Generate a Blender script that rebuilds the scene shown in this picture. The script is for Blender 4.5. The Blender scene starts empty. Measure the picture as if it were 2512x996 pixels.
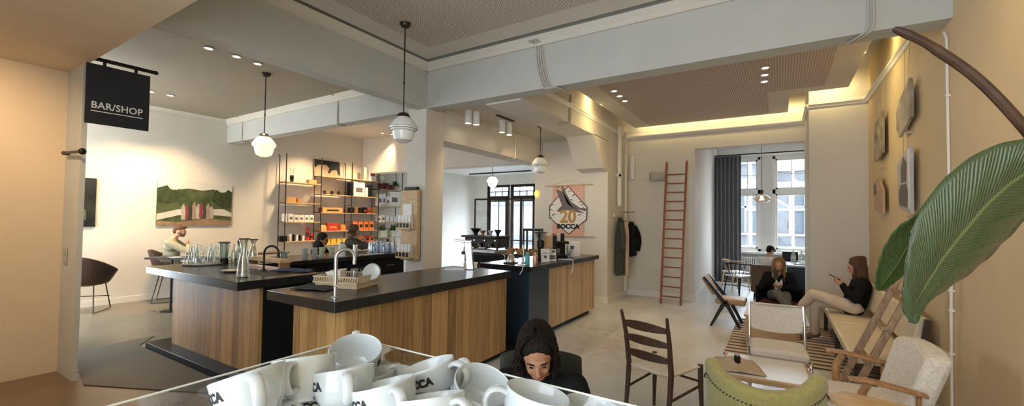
import bpy, bmesh, math, random
from mathutils import Vector, Matrix, Euler, noise as mnoise
random.seed(7)
scn = bpy.context.scene
COL = scn.collection
PI = math.pi
def V(*a): return Vector(a)

# ---------------------------------------------------------------- camera
cam_d = bpy.data.cameras.new('camera'); cam = bpy.data.objects.new('camera', cam_d); COL.objects.link(cam)
cam_d.sensor_width = 36.0; cam_d.lens = 14.9497; cam_d.shift_y = 0.004844
cam_d.clip_start = 0.02; cam_d.clip_end = 300
_r = Vector((0.84672081, 0.53189154, 0.01246028)); _u = Vector((0.00364928, -0.0292255, 0.99956618)); _f = Vector((-0.53202495, 0.84630802, 0.02668686))
cam.matrix_world = Matrix(((_r.x, _u.x, -_f.x, 0), (_r.y, _u.y, -_f.y, 0), (_r.z, _u.z, -_f.z, 1.6), (0, 0, 0, 1)))
scn.camera = cam
# ---------------------------------------------------------------- world, view
w = bpy.data.worlds.new('world'); scn.world = w; w.use_nodes = True
_nt = w.node_tree; bg = _nt.nodes['Background']
# overcast sky: bright over the open street beyond the facade, dimmer over the narrow court behind the camera
_tc = _nt.nodes.new('ShaderNodeTexCoord'); _sp = _nt.nodes.new('ShaderNodeSeparateXYZ'); _mr = _nt.nodes.new('ShaderNodeMapRange')
_nt.links.new(_tc.outputs['Generated'], _sp.inputs[0]); _nt.links.new(_sp.outputs['Y'], _mr.inputs['Value'])
_mr.inputs['From Min'].default_value = -.5; _mr.inputs['From Max'].default_value = .5; _mr.inputs['To Min'].default_value = 3.3; _mr.inputs['To Max'].default_value = 24.0
_nt.links.new(_mr.outputs[0], bg.inputs[1]); bg.inputs[0].default_value = (0.80, 0.90, 1.0, 1)
vs = scn.view_settings
scn.display_settings.display_device = 'sRGB'
vs.view_transform = 'Standard'; vs.look = 'None'; vs.gamma = 1.0; vs.exposure = 0.76
try: vs.use_curve_mapping = False
except Exception: pass
cy = scn.cycles
cy.max_bounces = 8; cy.diffuse_bounces = 5; cy.glossy_bounces = 4; cy.transmission_bounces = 8; cy.transparent_max_bounces = 12
cy.caustics_reflective = False; cy.caustics_refractive = False; cy.sample_clamp_indirect = 6.0
cy.use_denoising = True
try: cy.denoiser = 'OPENIMAGEDENOISE'
except Exception: pass
def light(name, kind, loc, energy, color, target=None, **k):
    d = bpy.data.lights.new(name, kind); d.energy = energy; d.color = color
    for a, b in k.items(): setattr(d, a, b)
    o = bpy.data.objects.new(name, d); COL.objects.link(o); o.location = loc
    if target is not None:
        o.rotation_euler = (Vector(target) - Vector(loc)).to_track_quat('-Z', 'Y').to_euler()
    return o
WARM = (1.0, 0.70, 0.38); COVE = (1.0, 0.77, 0.33)
def portal(name, loc, target, sx, sy):
    o = light(name, 'AREA', loc, 1, (1, 1, 1), target, shape='RECTANGLE', size=sx, size_y=sy)
    o.data.cycles.is_portal = True
portal('portal_street', (-3.0, -2.45, 1.9), (-3.0, 5, 1.9), 9.0, 3.4)
portal('portal_windows', (-0.2, 13.45, 2.0), (-0.2, 0, 2.0), 2.0, 2.6)
portal('portal_far_room', (-8.4, 13.45, 1.6), (-8.4, 0, 1.6), 2.3, 2.7)
# LED strips lying in the ceiling coves
def strip(loc, tgt, L, e):
    light('cove_strip', 'AREA', loc, e, COVE, tgt, shape='RECTANGLE', size=L, size_y=0.04)

# ---------------------------------------------------------------- mesh helpers
class MB:
    def __init__(s, M=None): s.v = []; s.f = []; s.m = []; s.M = M or Matrix.Identity(4); s.mi = 0
    def add(s, vs, fs):
        b = len(s.v); s.v += [tuple(s.M @ Vector(p)) for p in vs]; s.f += [tuple(i + b for i in f) for f in fs]; s.m += [s.mi] * len(fs); return s
    def box(s, x0, x1, y0, y1, z0, z1):
        return s.add([(x0,y0,z0),(x1,y0,z0),(x1,y1,z0),(x0,y1,z0),(x0,y0,z1),(x1,y0,z1),(x1,y1,z1),(x0,y1,z1)],
                     [(0,3,2,1),(4,5,6,7),(0,1,5,4),(1,2,6,5),(2,3,7,6),(3,0,4,7)])
    def cyl(s, p0, p1, r0, r1=None, n=12):
        return s.tube([p0, p1], [r0, r0 if r1 is None else r1], n)
    def tube(s, pts, r, n=8, closed=False, sq=None):
        pts = [Vector(p) for p in pts]; k = len(pts); rr = r if isinstance(r, (list, tuple)) else [r] * k
        vs = []; up = None
        for i, p in enumerate(pts):
            if closed: t = pts[(i+1) % k] - pts[i-1]
            else: t = pts[min(i+1, k-1)] - pts[max(i-1, 0)]
            t.normalize()
            if up is None:
                a = Vector((0,0,1)) if abs(t.z) < .9 else Vector((1,0,0)); up = (a - t * a.dot(t)).normalized()
            else:
                up = (up - t * up.dot(t)); up = up.normalized() if up.length > 1e-6 else t.orthogonal().normalized()
            sd = t.cross(up)
            for j in range(n):
                a = 2*PI*j/n + (PI/4 if n == 4 else 0)
                ca, sa = math.cos(a), math.sin(a)
                vs.append(p + (sd*ca*(sq[0] if sq else 1) + up*sa*(sq[1] if sq else 1)) * rr[i])
        fs = []
        for i in range(k if closed else k-1):
            a = i*n; b = ((i+1) % k)*n
            for j in range(n): fs.append((a+j, a+(j+1) % n, b+(j+1) % n, b+j))
        if not closed: fs += [tuple(range(n-1, -1, -1)), tuple((k-1)*n + j for j in range(n))]
        return s.add(vs, fs)
    def lathe(s, prof, n=24, c=(0,0,0)):
        vs = []; fs = []; k = len(prof)
        for r, z in prof:
            for j in range(n):
                a = 2*PI*j/n; vs.append((c[0]+max(r,1e-5)*math.cos(a), c[1]+max(r,1e-5)*math.sin(a), c[2]+z))
        for i in range(k-1):
            for j in range(n): fs.append((i*n+j, i*n+(j+1) % n, (i+1)*n+(j+1) % n, (i+1)*n+j))
        fs += [tuple(range(n-1,-1,-1)), tuple((k-1)*n+j for j in range(n))]
        return s.add(vs, fs)
    def prism(s, poly, d, fn=None):
        # poly in 2D, extruded along third axis from d[0] to d[1]; fn maps (a,b,c)->xyz
        fn = fn or (lambda a, b, c: (a, b, c)); n = len(poly)
        vs = [fn(a, b, d[0]) for a, b in poly] + [fn(a, b, d[1]) for a, b in poly]
        fs = [tuple(range(n-1,-1,-1)), tuple(range(n, 2*n))] + [(i, (i+1) % n, n+(i+1) % n, n+i) for i in range(n)]
        return s.add(vs, fs)
    def ell(s, c, r, n=16, m=10, R=None):
        c = Vector(c); vs = []; fs = []
        for i in range(m+1):
            th = PI*i/m
            for j in range(n):
                ph = 2*PI*j/n
                q = Vector((r[0]*math.sin(th)*math.cos(ph), r[1]*math.sin(th)*math.sin(ph), -r[2]*math.cos(th)))
                vs.append(c + (R @ q if R else q))
        for i in range(m):
            for j in range(n): fs.append((i*n+j, i*n+(j+1) % n, (i+1)*n+(j+1) % n, (i+1)*n+j))
        return s.add(vs, fs)
    def grid(s, fn, nu, nv, thick=None):
        # fn(u,v)->point ; optional thickness vector function handled by Solidify
        vs = [fn(i/nu, j/nv) for j in range(nv+1) for i in range(nu+1)]
        fs = [(j*(nu+1)+i, j*(nu+1)+i+1, (j+1)*(nu+1)+i+1, (j+1)*(nu+1)+i) for j in range(nv) for i in range(nu)]
        return s.add(vs, fs)
    def build(s, name, mat, parent=None, bevel=0, smooth=35, solid=0, sub=0, loc=None):
        me = bpy.data.meshes.new(name); me.from_pydata(s.v, [], s.f)
        bm = bmesh.new(); bm.from_mesh(me); bmesh.ops.remove_doubles(bm, verts=bm.verts, dist=1e-6)
        bmesh.ops.recalc_face_normals(bm, faces=bm.faces); bm.to_mesh(me); bm.free()
        mats = mat if isinstance(mat, (list, tuple)) else [mat]
        for q in mats: me.materials.append(q)
        if len(mats) > 1 and len(me.polygons) == len(s.m):
            me.polygons.foreach_set('material_index', s.m)
        me.polygons.foreach_set('use_smooth', [True]*len(me.polygons))
        if not sub: me.set_sharp_from_angle(angle=math.radians(smooth))
        o = bpy.data.objects.new(name, me); COL.objects.link(o)
        if parent: o.parent = parent
        if loc: o.location = loc
        if solid:
            md = o.modifiers.new('s', 'SOLIDIFY'); md.thickness = solid; md.offset = 0
        if bevel:
            md = o.modifiers.new('b', 'BEVEL'); md.width = bevel; md.segments = 2; md.limit_method = 'ANGLE'; md.angle_limit = math.radians(40)
        if sub:
            md = o.modifiers.new('u', 'SUBSURF'); md.levels = sub; md.render_levels = sub
        return o
def tag(o, label, cat, group=None):
    o['label'] = label; o['category'] = cat
    if group: o['group'] = group
    return o
def thing(name, label, cat, loc=(0,0,0), rz=0, group=None, rot=None):
    o = bpy.data.objects.new(name, None); COL.objects.link(o); o.empty_display_size = .05
    o.location = loc; o.rotation_euler = rot if rot else (0, 0, rz)
    return tag(o, label, cat, group)
def struct(name, mb, mat, parent=None, **k):
    o = mb.build(name, mat, parent, **k)
    if not parent: o['kind'] = 'structure'
    return o
def kids(o): return [c for c in bpy.data.objects if c.parent == o]
def copy_tree(o, loc=None, rz=None, label=None, group=None, rot=None):
    def rec(a, par):
        c = a.copy(); COL.objects.link(c); c.parent = par
        for ch in kids(a): rec(ch, c)
        return c
    c = rec(o, None)
    if loc is not None: c.location = loc
    if rz is not None: c.rotation_euler = (0, 0, rz)
    if rot is not None: c.rotation_euler = rot
    if label: c['label'] = label
    if group: c['group'] = group
    return c
def smoothpath(pts, k=6):
    pts = [Vector(p) for p in pts]; out = []
    for i in range(len(pts)-1):
        p0 = pts[max(i-1,0)]; p1 = pts[i]; p2 = pts[i+1]; p3 = pts[min(i+2,len(pts)-1)]
        for j in range(k):
            t = j/k
            out.append(.5*((2*p1)+(p2-p0)*t+(2*p0-5*p1+4*p2-p3)*t*t+(3*p1-p0-3*p2+p3)*t**3))
    out.append(pts[-1]); return out
def text_mesh(txt, size, depth=.001, sx=1.0, bold=0.0, spacing=1.0):
    c = bpy.data.curves.new('t', 'FONT'); c.body = txt; c.size = size; c.extrude = depth; c.offset = bold; c.space_character = spacing
    c.align_x = 'CENTER'; c.align_y = 'CENTER'; c.resolution_u = 3
    o = bpy.data.objects.new('t', c); COL.objects.link(o)
    bpy.context.view_layer.update()
    me = bpy.data.meshes.new_from_object(o.evaluated_get(bpy.context.evaluated_depsgraph_get()))
    vs = [(v.co.x*sx, v.co.y, v.co.z) for v in me.vertices]; fs = [tuple(p.vertices) for p in me.polygons]
    bpy.data.objects.remove(o); bpy.data.meshes.remove(me)
    return vs, fs

# ---------------------------------------------------------------- materials
def nmat(name):
    m = bpy.data.materials.new(name); m.use_nodes = True; nt = m.node_tree
    return m, nt, nt.nodes['Principled BSDF']
def c4(c): return (c[0], c[1], c[2], 1)
def mat(name, col, rough=.5, metal=0, var=.06, scale=8, bump=0, bscale=60, emit=0, ecol=None, trans=0, ior=1.45, coat=0, sheen=0, sub=0, stretch=None, col2=None, detail=3):
    m, nt, b = nmat(name); N = nt.nodes; L = nt.links
    tc = N.new('ShaderNodeTexCoord'); src = tc.outputs['Object']
    if stretch:
        mp = N.new('ShaderNodeMapping'); mp.inputs['Scale'].default_value = stretch; L.new(src, mp.inputs[0]); src = mp.outputs[0]
    if var > 0 or col2:
        no = N.new('ShaderNodeTexNoise'); no.inputs['Scale'].default_value = scale; no.inputs['Detail'].default_value = detail; L.new(src, no.inputs['Vector'])
        rp = N.new('ShaderNodeValToRGB'); rp.color_ramp.elements[0].position = .3; rp.color_ramp.elements[1].position = .7
        a = col; c2 = col2
        if c2 is None:
            a = [x*(1-var) for x in col]; c2 = [min(1, x*(1+var)) for x in col]
        rp.color_ramp.elements[0].color = c4(a); rp.color_ramp.elements[1].color = c4(c2)
        L.new(no.outputs['Fac'], rp.inputs[0]); L.new(rp.outputs[0], b.inputs['Base Color'])
    else: b.inputs['Base Color'].default_value = c4(col)
    b.inputs['Roughness'].default_value = rough; b.inputs['Metallic'].default_value = metal
    b.inputs['IOR'].default_value = ior; b.inputs['Transmission Weight'].default_value = trans
    b.inputs['Coat Weight'].default_value = coat; b.inputs['Sheen Weight'].default_value = sheen
    if sub: b.inputs['Subsurface Weight'].default_value = sub
    if emit:
        b.inputs['Emission Color'].default_value = c4(ecol or col); b.inputs['Emission Strength'].default_value = emit
    if bump:
        n2 = N.new('ShaderNodeTexNoise'); n2.inputs['Scale'].default_value = bscale; n2.inputs['Detail'].default_value = 2; L.new(src, n2.inputs['Vector'])
        bp = N.new('ShaderNodeBump'); bp.inputs['Strength'].default_value = bump; bp.inputs['Distance'].default_value = .01
        L.new(n2.outputs['Fac'], bp.inputs['Height']); L.new(bp.outputs[0], b.inputs['Normal'])
    return m
def planks(name, c1, c2, axis='X', width=.115, dark=.55):
    # vertical boards: a tone for each board, fine grain along Z, dark joint between boards
    m, nt, b = nmat(name); N = nt.nodes; L = nt.links
    tc = N.new('ShaderNodeTexCoord'); sp = N.new('ShaderNodeSeparateXYZ'); L.new(tc.outputs['Object'], sp.inputs[0])
    ad = N.new('ShaderNodeMath'); ad.operation = 'ADD'; L.new(sp.outputs['X'], ad.inputs[0]); L.new(sp.outputs['Y'], ad.inputs[1])
    dv = N.new('ShaderNodeMath'); dv.operation = 'DIVIDE'; L.new(ad.outputs[0], dv.inputs[0]); dv.inputs[1].default_value = width
    fl = N.new('ShaderNodeMath'); fl.operation = 'FLOOR'; L.new(dv.outputs[0], fl.inputs[0])
    fr = N.new('ShaderNodeMath'); fr.operation = 'FRACT'; L.new(dv.outputs[0], fr.inputs[0])
    wn = N.new('ShaderNodeTexWhiteNoise'); wn.noise_dimensions = '1D'; L.new(fl.outputs[0], wn.inputs['W'])
    mp = N.new('ShaderNodeMapping'); mp.inputs['Scale'].default_value = (40, 40, 2.2); L.new(tc.outputs['Object'], mp.inputs[0])
    no = N.new('ShaderNodeTexNoise'); no.inputs['Scale'].default_value = 1.2; no.inputs['Detail'].default_value = 6; L.new(mp.outputs[0], no.inputs['Vector'])
    mx = N.new('ShaderNodeMath'); mx.operation = 'MULTIPLY_ADD'; L.new(no.outputs['Fac'], mx.inputs[0]); mx.inputs[1].default_value = .9
    ml = N.new('ShaderNodeMath'); ml.operation = 'MULTIPLY_ADD'; L.new(wn.outputs[0], ml.inputs[0]); ml.inputs[1].default_value = .50; ml.inputs[2].default_value = -.22
    L.new(ml.outputs[0], mx.inputs[2])
    rp = N.new('ShaderNodeValToRGB'); rp.color_ramp.elements[0].color = c4(c1); rp.color_ramp.elements[1].color = c4(c2); rp.color_ramp.elements[0].position = .15; rp.color_ramp.elements[1].position = .85
    L.new(mx.outputs[0], rp.inputs[0])
    lt = N.new('ShaderNodeMath'); lt.operation = 'LESS_THAN'; L.new(fr.outputs[0], lt.inputs[0]); lt.inputs[1].default_value = .035
    mc = N.new('ShaderNodeMix'); mc.data_type = 'RGBA'; L.new(lt.outputs[0], mc.inputs[0]); L.new(rp.outputs[0], mc.inputs[6]); mc.inputs[7].default_value = c4([x*dark for x in c1])
    L.new(mc.outputs[2], b.inputs['Base Color']); b.inputs['Roughness'].default_value = .5
    bp = N.new('ShaderNodeBump'); bp.inputs['Strength'].default_value = .25; bp.inputs['Distance'].default_value = .004; L.new(mx.outputs[0], bp.inputs['Height']); L.new(bp.outputs[0], b.inputs['Normal'])
    return m
def perforated(name, col, hole, pitch=.045, r=.30):
    m, nt, b = nmat(name); N = nt.nodes; L = nt.links
    tc = N.new('ShaderNodeTexCoord'); mp = N.new('ShaderNodeMapping'); mp.inputs['Scale'].default_value = (1/pitch, 1/pitch, 0); L.new(tc.outputs['Object'], mp.inputs[0])
    fr = N.new('ShaderNodeVectorMath'); fr.operation = 'FRACTION'; L.new(mp.outputs[0], fr.inputs[0])
    sb = N.new('ShaderNodeVectorMath'); sb.operation = 'SUBTRACT'; L.new(fr.outputs[0], sb.inputs[0]); sb.inputs[1].default_value = (.5, .5, 0)
    ln = N.new('ShaderNodeVectorMath'); ln.operation = 'LENGTH'; L.new(sb.outputs[0], ln.inputs[0])
    lt = N.new('ShaderNodeMath'); lt.operation = 'LESS_THAN'; L.new(ln.outputs['Value'], lt.inputs[0]); lt.inputs[1].default_value = r
    mc = N.new('ShaderNodeMix'); mc.data_type = 'RGBA'; L.new(lt.outputs[0], mc.inputs[0]); mc.inputs[6].default_value = c4(col); mc.inputs[7].default_value = c4(hole)
    L.new(mc.outputs[2], b.inputs['Base Color']); b.inputs['Roughness'].default_value = .8
    return m
def glassmat(name, col=(1,1,1), rough=0.0, mix=.12):
    # thin clear glass: mostly transparent, a little glossy reflection
    m, nt, b = nmat(name); N = nt.nodes; L = nt.links
    out = N['Material Output']; N.remove(b)
    tr = N.new('ShaderNodeBsdfTransparent'); tr.inputs[0].default_value = c4(col)
    gl = N.new('ShaderNodeBsdfGlossy'); gl.inputs['Roughness'].default_value = rough + .02
    fz = N.new('ShaderNodeLayerWeight'); fz.inputs[0].default_value = .35
    ma = N.new('ShaderNodeMath'); ma.operation = 'MULTIPLY_ADD'; L.new(fz.outputs['Facing'], ma.inputs[0]); ma.inputs[1].default_value = .35; ma.inputs[2].default_value = mix*.4
    mx = N.new('ShaderNodeMixShader'); L.new(ma.outputs[0], mx.inputs[0]); L.new(tr.outputs[0], mx.inputs[1]); L.new(gl.outputs[0], mx.inputs[2]); L.new(mx.outputs[0], out.inputs[0])
    return m
def emat(name, col, s):
    m, nt, b = nmat(name); b.inputs['Base Color'].default_value = c4(col)
    b.inputs['Emission Color'].default_value = c4(col); b.inputs['Emission Strength'].default_value = s
    return m
M = {}
M['white'] = mat('wall_white', (.70,.66,.60), .75, var=.025, scale=2.5, bump=.12, bscale=35)
M['beam'] = mat('beam_white', (.52,.525,.495), .7, var=.03, scale=3, bump=.15, bscale=30)
M['tanw'] = mat('tan_paint', (.68,.55,.40), .75, var=.03, scale=2, bump=.08, bscale=60)
M['ochre'] = mat('ochre_paint', (.71,.56,.34), .7, var=.04, scale=2, bump=.12, bscale=45)
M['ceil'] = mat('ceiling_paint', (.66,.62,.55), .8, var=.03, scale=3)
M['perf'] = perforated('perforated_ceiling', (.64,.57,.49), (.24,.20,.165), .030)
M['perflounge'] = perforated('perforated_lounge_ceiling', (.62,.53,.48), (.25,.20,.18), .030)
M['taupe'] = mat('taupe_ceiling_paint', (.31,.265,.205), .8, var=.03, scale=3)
M['cable'] = mat('cable_sheath', (.50,.47,.41), .6, var=.03)
M['trimw'] = mat('trim_white', (.78,.75,.70), .5, var=.02)
M['black'] = mat('black_lacquer', (.012,.012,.014), .35, var=.1)
M['slab'] = mat('black_stone', (.018,.017,.016), .24, var=.25, scale=14)
M['oak'] = planks('oak_boards', (.21,.105,.030), (.53,.315,.115))
M['oaklight'] = planks('pale_oak_boards', (.40,.26,.13), (.66,.47,.28), width=.075, dark=.75)
M['wood'] = mat('warm_wood', (.36,.19,.08), .45, var=.25, scale=3, stretch=(2,12,12))
M['palewood'] = mat('pale_wood', (.58,.40,.22), .5, var=.18, scale=3, stretch=(2,10,10))
M['darkwood'] = mat('dark_wood', (.055,.028,.016), .4, var=.25, scale=4, stretch=(8,8,2))
M['redwood'] = mat('red_brown_wood', (.27,.085,.04), .45, var=.2, scale=5, stretch=(8,8,2))
M['barnwood'] = mat('weathered_wood', (.34,.23,.15), .75, var=.35, scale=9, stretch=(5,5,1.5), bump=.3, bscale=40)
M['iron'] = mat('black_iron', (.02,.017,.015), .45, metal=.4, var=.1)
M['steel'] = mat('brushed_steel', (.62,.61,.60), .28, metal=1, var=.05)
M['chrome'] = mat('chrome', (.85,.85,.86), .08, metal=1, var=0)
M['brass'] = mat('bronze_dark', (.06,.045,.03), .4, metal=.7, var=.1)
M['china'] = mat('white_china', (.55,.595,.61), .08, var=.0, coat=.4)
M['paper'] = mat('white_paper', (.82,.82,.82), .6, var=.02)
M['card'] = mat('kraft_card', (.55,.33,.14), .7, var=.08)
M['opal'] = mat('opal_glass', (.86,.87,.85), .12, var=0, coat=.5)
M['opal_lit'] = mat('opal_glass_lit', (.9,.85,.7), .15, var=0, emit=.62, ecol=(1,.84,.55))
M['opal_lit2'] = mat('opal_glass_bright', (.9,.9,.88), .15, var=0, emit=1.6, ecol=(1,.97,.92))
M['bulb'] = emat('lamp_glow', (1.0,.86,.62), 9)
M['glass'] = glassmat('clear_glass', (.97,.985,.98))
M['bottle'] = glassmat('bottle_glass', (.93,.96,.93), mix=.5)
M['window_glass'] = glassmat('window_glass', (.96,.98,1.0), mix=.05)
M['amber'] = glassmat('amber_glass', (1,.86,.72), mix=.3)
M['leather'] = mat('dark_brown_leather', (.035,.018,.012), .35, var=.3, scale=20, bump=.2, bscale=50)
M['cream'] = mat('cream_fabric', (.76,.71,.63), .9, var=.08, scale=40, bump=.3, bscale=220, sheen=.2)
M['boucle'] = mat('cream_boucle', (.74,.69,.60), .95, var=.14, scale=60, bump=.6, bscale=160, sheen=.2)
M['creamleather'] = mat('cream_leather', (.72,.64,.48), .45, var=.06, scale=12, bump=.1)
M['hide'] = mat('cream_hide', (.86,.81,.73), .6, col2=(.76,.65,.50), scale=6, bump=.1)
M['tan'] = mat('tan_leather', (.42,.29,.16), .5, var=.1)
M['green'] = mat('olive_green_wool', (.36,.33,.12), .9, var=.1, scale=50, bump=.3, bscale=220, sheen=.3)
M['linen'] = mat('sand_linen', (.52,.42,.30), .9, var=.12, scale=20, bump=.3, bscale=90)
M['curtain'] = mat('slate_curtain', (.19,.19,.205), .9, var=.1, scale=30)
M['skin'] = mat('skin', (.55,.30,.20), .5, var=.05, scale=15, sub=.05)
M['skin2'] = mat('skin_tanned', (.40,.19,.11), .5, var=.05, scale=15)
M['hairdark'] = mat('dark_hair', (.014,.008,.006), .5, var=.5, scale=30, stretch=(6,6,1), bump=.9, bscale=40)
M['hairbrown'] = mat('brown_hair', (.10,.045,.022), .5, var=.35, scale=30, stretch=(6,6,1), bump=.8, bscale=40)
M['hairblond'] = mat('blond_hair', (.34,.20,.10), .5, var=.3, scale=30, stretch=(6,6,1), bump=.8, bscale=40)
M['knit_black'] = mat('black_knit', (.010,.010,.011), .9, var=.2, scale=40, bump=.2, bscale=200)
M['grey_cloth'] = mat('grey_wool', (.14,.14,.13), .9, var=.12, scale=40)
M['sage'] = mat('sage_shirt', (.38,.36,.26), .9, var=.08, scale=20)
M['olive'] = mat('olive_jacket', (.075,.070,.045), .9, var=.15, scale=20)
M['dkolive'] = mat('dark_olive_shell', (.035,.037,.027), .6, var=.15, scale=20)
M['ecru'] = mat('ecru_trousers', (.66,.56,.46), .9, var=.06, scale=14, bump=.2, bscale=40)
M['denim'] = mat('pale_denim', (.42,.42,.44), .9, var=.12, scale=20)
M['shirtwhite'] = mat('white_shirt', (.70,.69,.66), .85, var=.05, scale=12, bump=.15, bscale=30)
M['bootbrown'] = mat('brown_suede', (.20,.13,.08), .8, var=.2, scale=20)
M['burgundy'] = mat('burgundy_cloth', (.10,.018,.02), .8, var=.15)
M['navy'] = mat('navy_panel', (.010,.022,.035), .4, var=.1)
M['bluecloth'] = mat('blue_towel', (.07,.085,.17), .95, var=.3, scale=60, bump=.4, bscale=150)
M['greycloth'] = mat('dark_grey_towel', (.05,.05,.055), .95, var=.3, scale=60)
M['plastic'] = mat('beige_plastic', (.62,.50,.34), .45, var=.03)
M['whiteplastic'] = mat('white_plastic', (.78,.77,.75), .4, var=.02)
M['teal'] = mat('teal_tin', (.10,.42,.42), .3, var=.05)
M['copper'] = mat('copper_tin', (.62,.36,.24), .3, metal=.6, var=.05)
M['pink'] = mat('pink_print', (.72,.42,.33), .8, var=.04)
M['prints'] = mat('offwhite_print', (.80,.77,.74), .8, var=.02)
M['ink'] = mat('black_ink', (.02,.02,.022), .7, var=.1)
M['inkgrey'] = mat('grey_ink', (.16,.14,.14), .7, var=.3, scale=60)
M['gold'] = mat('ochre_ink', (.50,.27,.08), .7, var=.08)
M['red'] = mat('red_pack', (.50,.045,.02), .5, var=.08)
M['orange'] = mat('orange_pack', (.75,.22,.05), .5, var=.08)
M['yellow'] = mat('yellow_pack', (.80,.55,.08), .5, var=.05)
M['leafgreen'] = mat('small_leaves', (.05,.12,.025), .5, var=.3, scale=20)
M['greypl'] = mat('grey_speaker', (.42,.42,.40), .6, var=.05)
M['bread'] = mat('baked_crust', (.30,.15,.06), .8, var=.3, scale=20, bump=.4, bscale=50)
M['lettering'] = mat('white_lettering', (.85,.85,.85), .5, var=0)
M['asphalt'] = mat('street_asphalt', (.10,.10,.10), .9, var=.1)
M['facade'] = mat('pale_brick_facade', (.16,.165,.175), .8, var=.12, scale=3)
M['facade3'] = mat('brightened_facade', (.50,.52,.55), .8, var=.08, scale=2)  # paler facade copy: brightness of the far windows put into its colour
M['facade2'] = mat('stone_band', (.30,.31,.32), .8, var=.06)
M['darkglass'] = mat('dark_pane', (.05,.07,.09), .1, var=.1)
# polished concrete floor: brown wear, plus bar-side shade painted into the colour
def floor_mat():
    m, nt, b = nmat('polished_concrete'); N = nt.nodes; L = nt.links
    tc = N.new('ShaderNodeTexCoord')
    n1 = N.new('ShaderNodeTexNoise'); n1.inputs['Scale'].default_value = .9; n1.inputs['Detail'].default_value = 8; n1.inputs['Roughness'].default_value = .6; L.new(tc.outputs['Object'], n1.inputs['Vector'])
    rp = N.new('ShaderNodeValToRGB'); e = rp.color_ramp.elements; e[0].position = .32; e[0].color = (.54,.54,.525,1); e[1].position = .68; e[1].color = (.70,.71,.70,1); L.new(n1.outputs['Fac'], rp.inputs[0])
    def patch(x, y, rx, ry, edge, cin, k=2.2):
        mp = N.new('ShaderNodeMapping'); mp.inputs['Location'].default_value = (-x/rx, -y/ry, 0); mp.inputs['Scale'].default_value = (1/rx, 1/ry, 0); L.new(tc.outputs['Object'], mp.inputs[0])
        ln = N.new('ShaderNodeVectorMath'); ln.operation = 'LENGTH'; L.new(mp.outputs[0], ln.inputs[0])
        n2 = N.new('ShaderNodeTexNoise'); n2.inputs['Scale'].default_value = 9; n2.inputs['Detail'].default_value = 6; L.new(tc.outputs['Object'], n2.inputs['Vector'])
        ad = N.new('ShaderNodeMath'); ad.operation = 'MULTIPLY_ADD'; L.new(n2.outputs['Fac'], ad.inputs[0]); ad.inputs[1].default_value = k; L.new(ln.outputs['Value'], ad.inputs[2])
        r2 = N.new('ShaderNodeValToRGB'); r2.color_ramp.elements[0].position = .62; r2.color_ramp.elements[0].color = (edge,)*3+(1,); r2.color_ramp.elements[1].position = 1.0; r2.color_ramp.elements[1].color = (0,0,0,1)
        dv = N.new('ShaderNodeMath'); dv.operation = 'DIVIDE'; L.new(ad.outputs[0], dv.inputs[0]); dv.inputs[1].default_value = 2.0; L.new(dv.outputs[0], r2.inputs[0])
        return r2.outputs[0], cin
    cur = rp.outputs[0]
    for p in (patch(-1.95, 5.35, .75, .8, .5, (.36,.28,.21)), patch(-2.1, 6.2, .5, .5, .35, (.36,.28,.21)), patch(-7.6, 2.6, 2.9, 2.6, .95, (.165,.135,.088), .5), patch(-5.0, 1.2, 1.4, .7, .85, (.18,.115,.065), 1.0)):  # the large patch: browner bar floor, darkened further as painted shade
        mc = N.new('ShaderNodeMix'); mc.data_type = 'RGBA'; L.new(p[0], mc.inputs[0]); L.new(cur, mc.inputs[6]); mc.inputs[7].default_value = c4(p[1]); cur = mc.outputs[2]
    L.new(cur, b.inputs['Base Color'])
    r3 = N.new('ShaderNodeMapRange'); r3.inputs['To Min'].default_value = .18; r3.inputs['To Max'].default_value = .42; L.new(n1.outputs['Fac'], r3.inputs['Value']); L.new(r3.outputs[0], b.inputs['Roughness']); b.inputs['Specular IOR Level'].default_value = .3
    return m
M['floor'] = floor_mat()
for _k in ('hairdark', 'knit_black', 'black', 'dkolive'): M[_k].node_tree.nodes['Principled BSDF'].inputs['Specular IOR Level'].default_value = .18
def stripes(name, a, bcol, pitch, axis=1):
    m, nt, b = nmat(name); N = nt.nodes; L = nt.links
    tc = N.new('ShaderNodeTexCoord'); sp = N.new('ShaderNodeSeparateXYZ'); L.new(tc.outputs['Object'], sp.inputs[0])
    dv = N.new('ShaderNodeMath'); dv.operation = 'DIVIDE'; L.new(sp.outputs[axis], dv.inputs[0]); dv.inputs[1].default_value = pitch
    fr = N.new('ShaderNodeMath'); fr.operation = 'FRACT'; L.new(dv.outputs[0], fr.inputs[0])
    lt = N.new('ShaderNodeMath'); lt.operation = 'LESS_THAN'; L.new(fr.outputs[0], lt.inputs[0]); lt.inputs[1].default_value = .42
    mc = N.new('ShaderNodeMix'); mc.data_type = 'RGBA'; L.new(lt.outputs[0], mc.inputs[0]); mc.inputs[6].default_value = c4(a); mc.inputs[7].default_value = c4(bcol)
    L.new(mc.outputs[2], b.inputs['Base Color']); b.inputs['Roughness'].default_value = .95
    return m
M['rug'] = stripes('striped_rug', (.58,.46,.36), (.10,.075,.055), .155)
# ================================================================ the room shell
def S(name, boxes, mat, bevel=0):
    mb = MB()
    for b in boxes: mb.box(*b)
    o = mb.build(name, mat, None, bevel=bevel); o['kind'] = 'structure'; return o
ZT = 3.95                                        # above every ceiling
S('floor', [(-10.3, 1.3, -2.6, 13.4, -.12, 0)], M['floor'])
S('wall_left', [(-10.3, -10.1, 1.3, 13.4, 0, ZT)], M['white'])
S('wall_right', [(1.12, 1.3, -2.6, 8.3, 0, ZT)], M['ochre'])
S('wall_right_window_bay', [(1.12, 1.3, 8.3, 13.4, 0, ZT)], M['white'])
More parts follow.
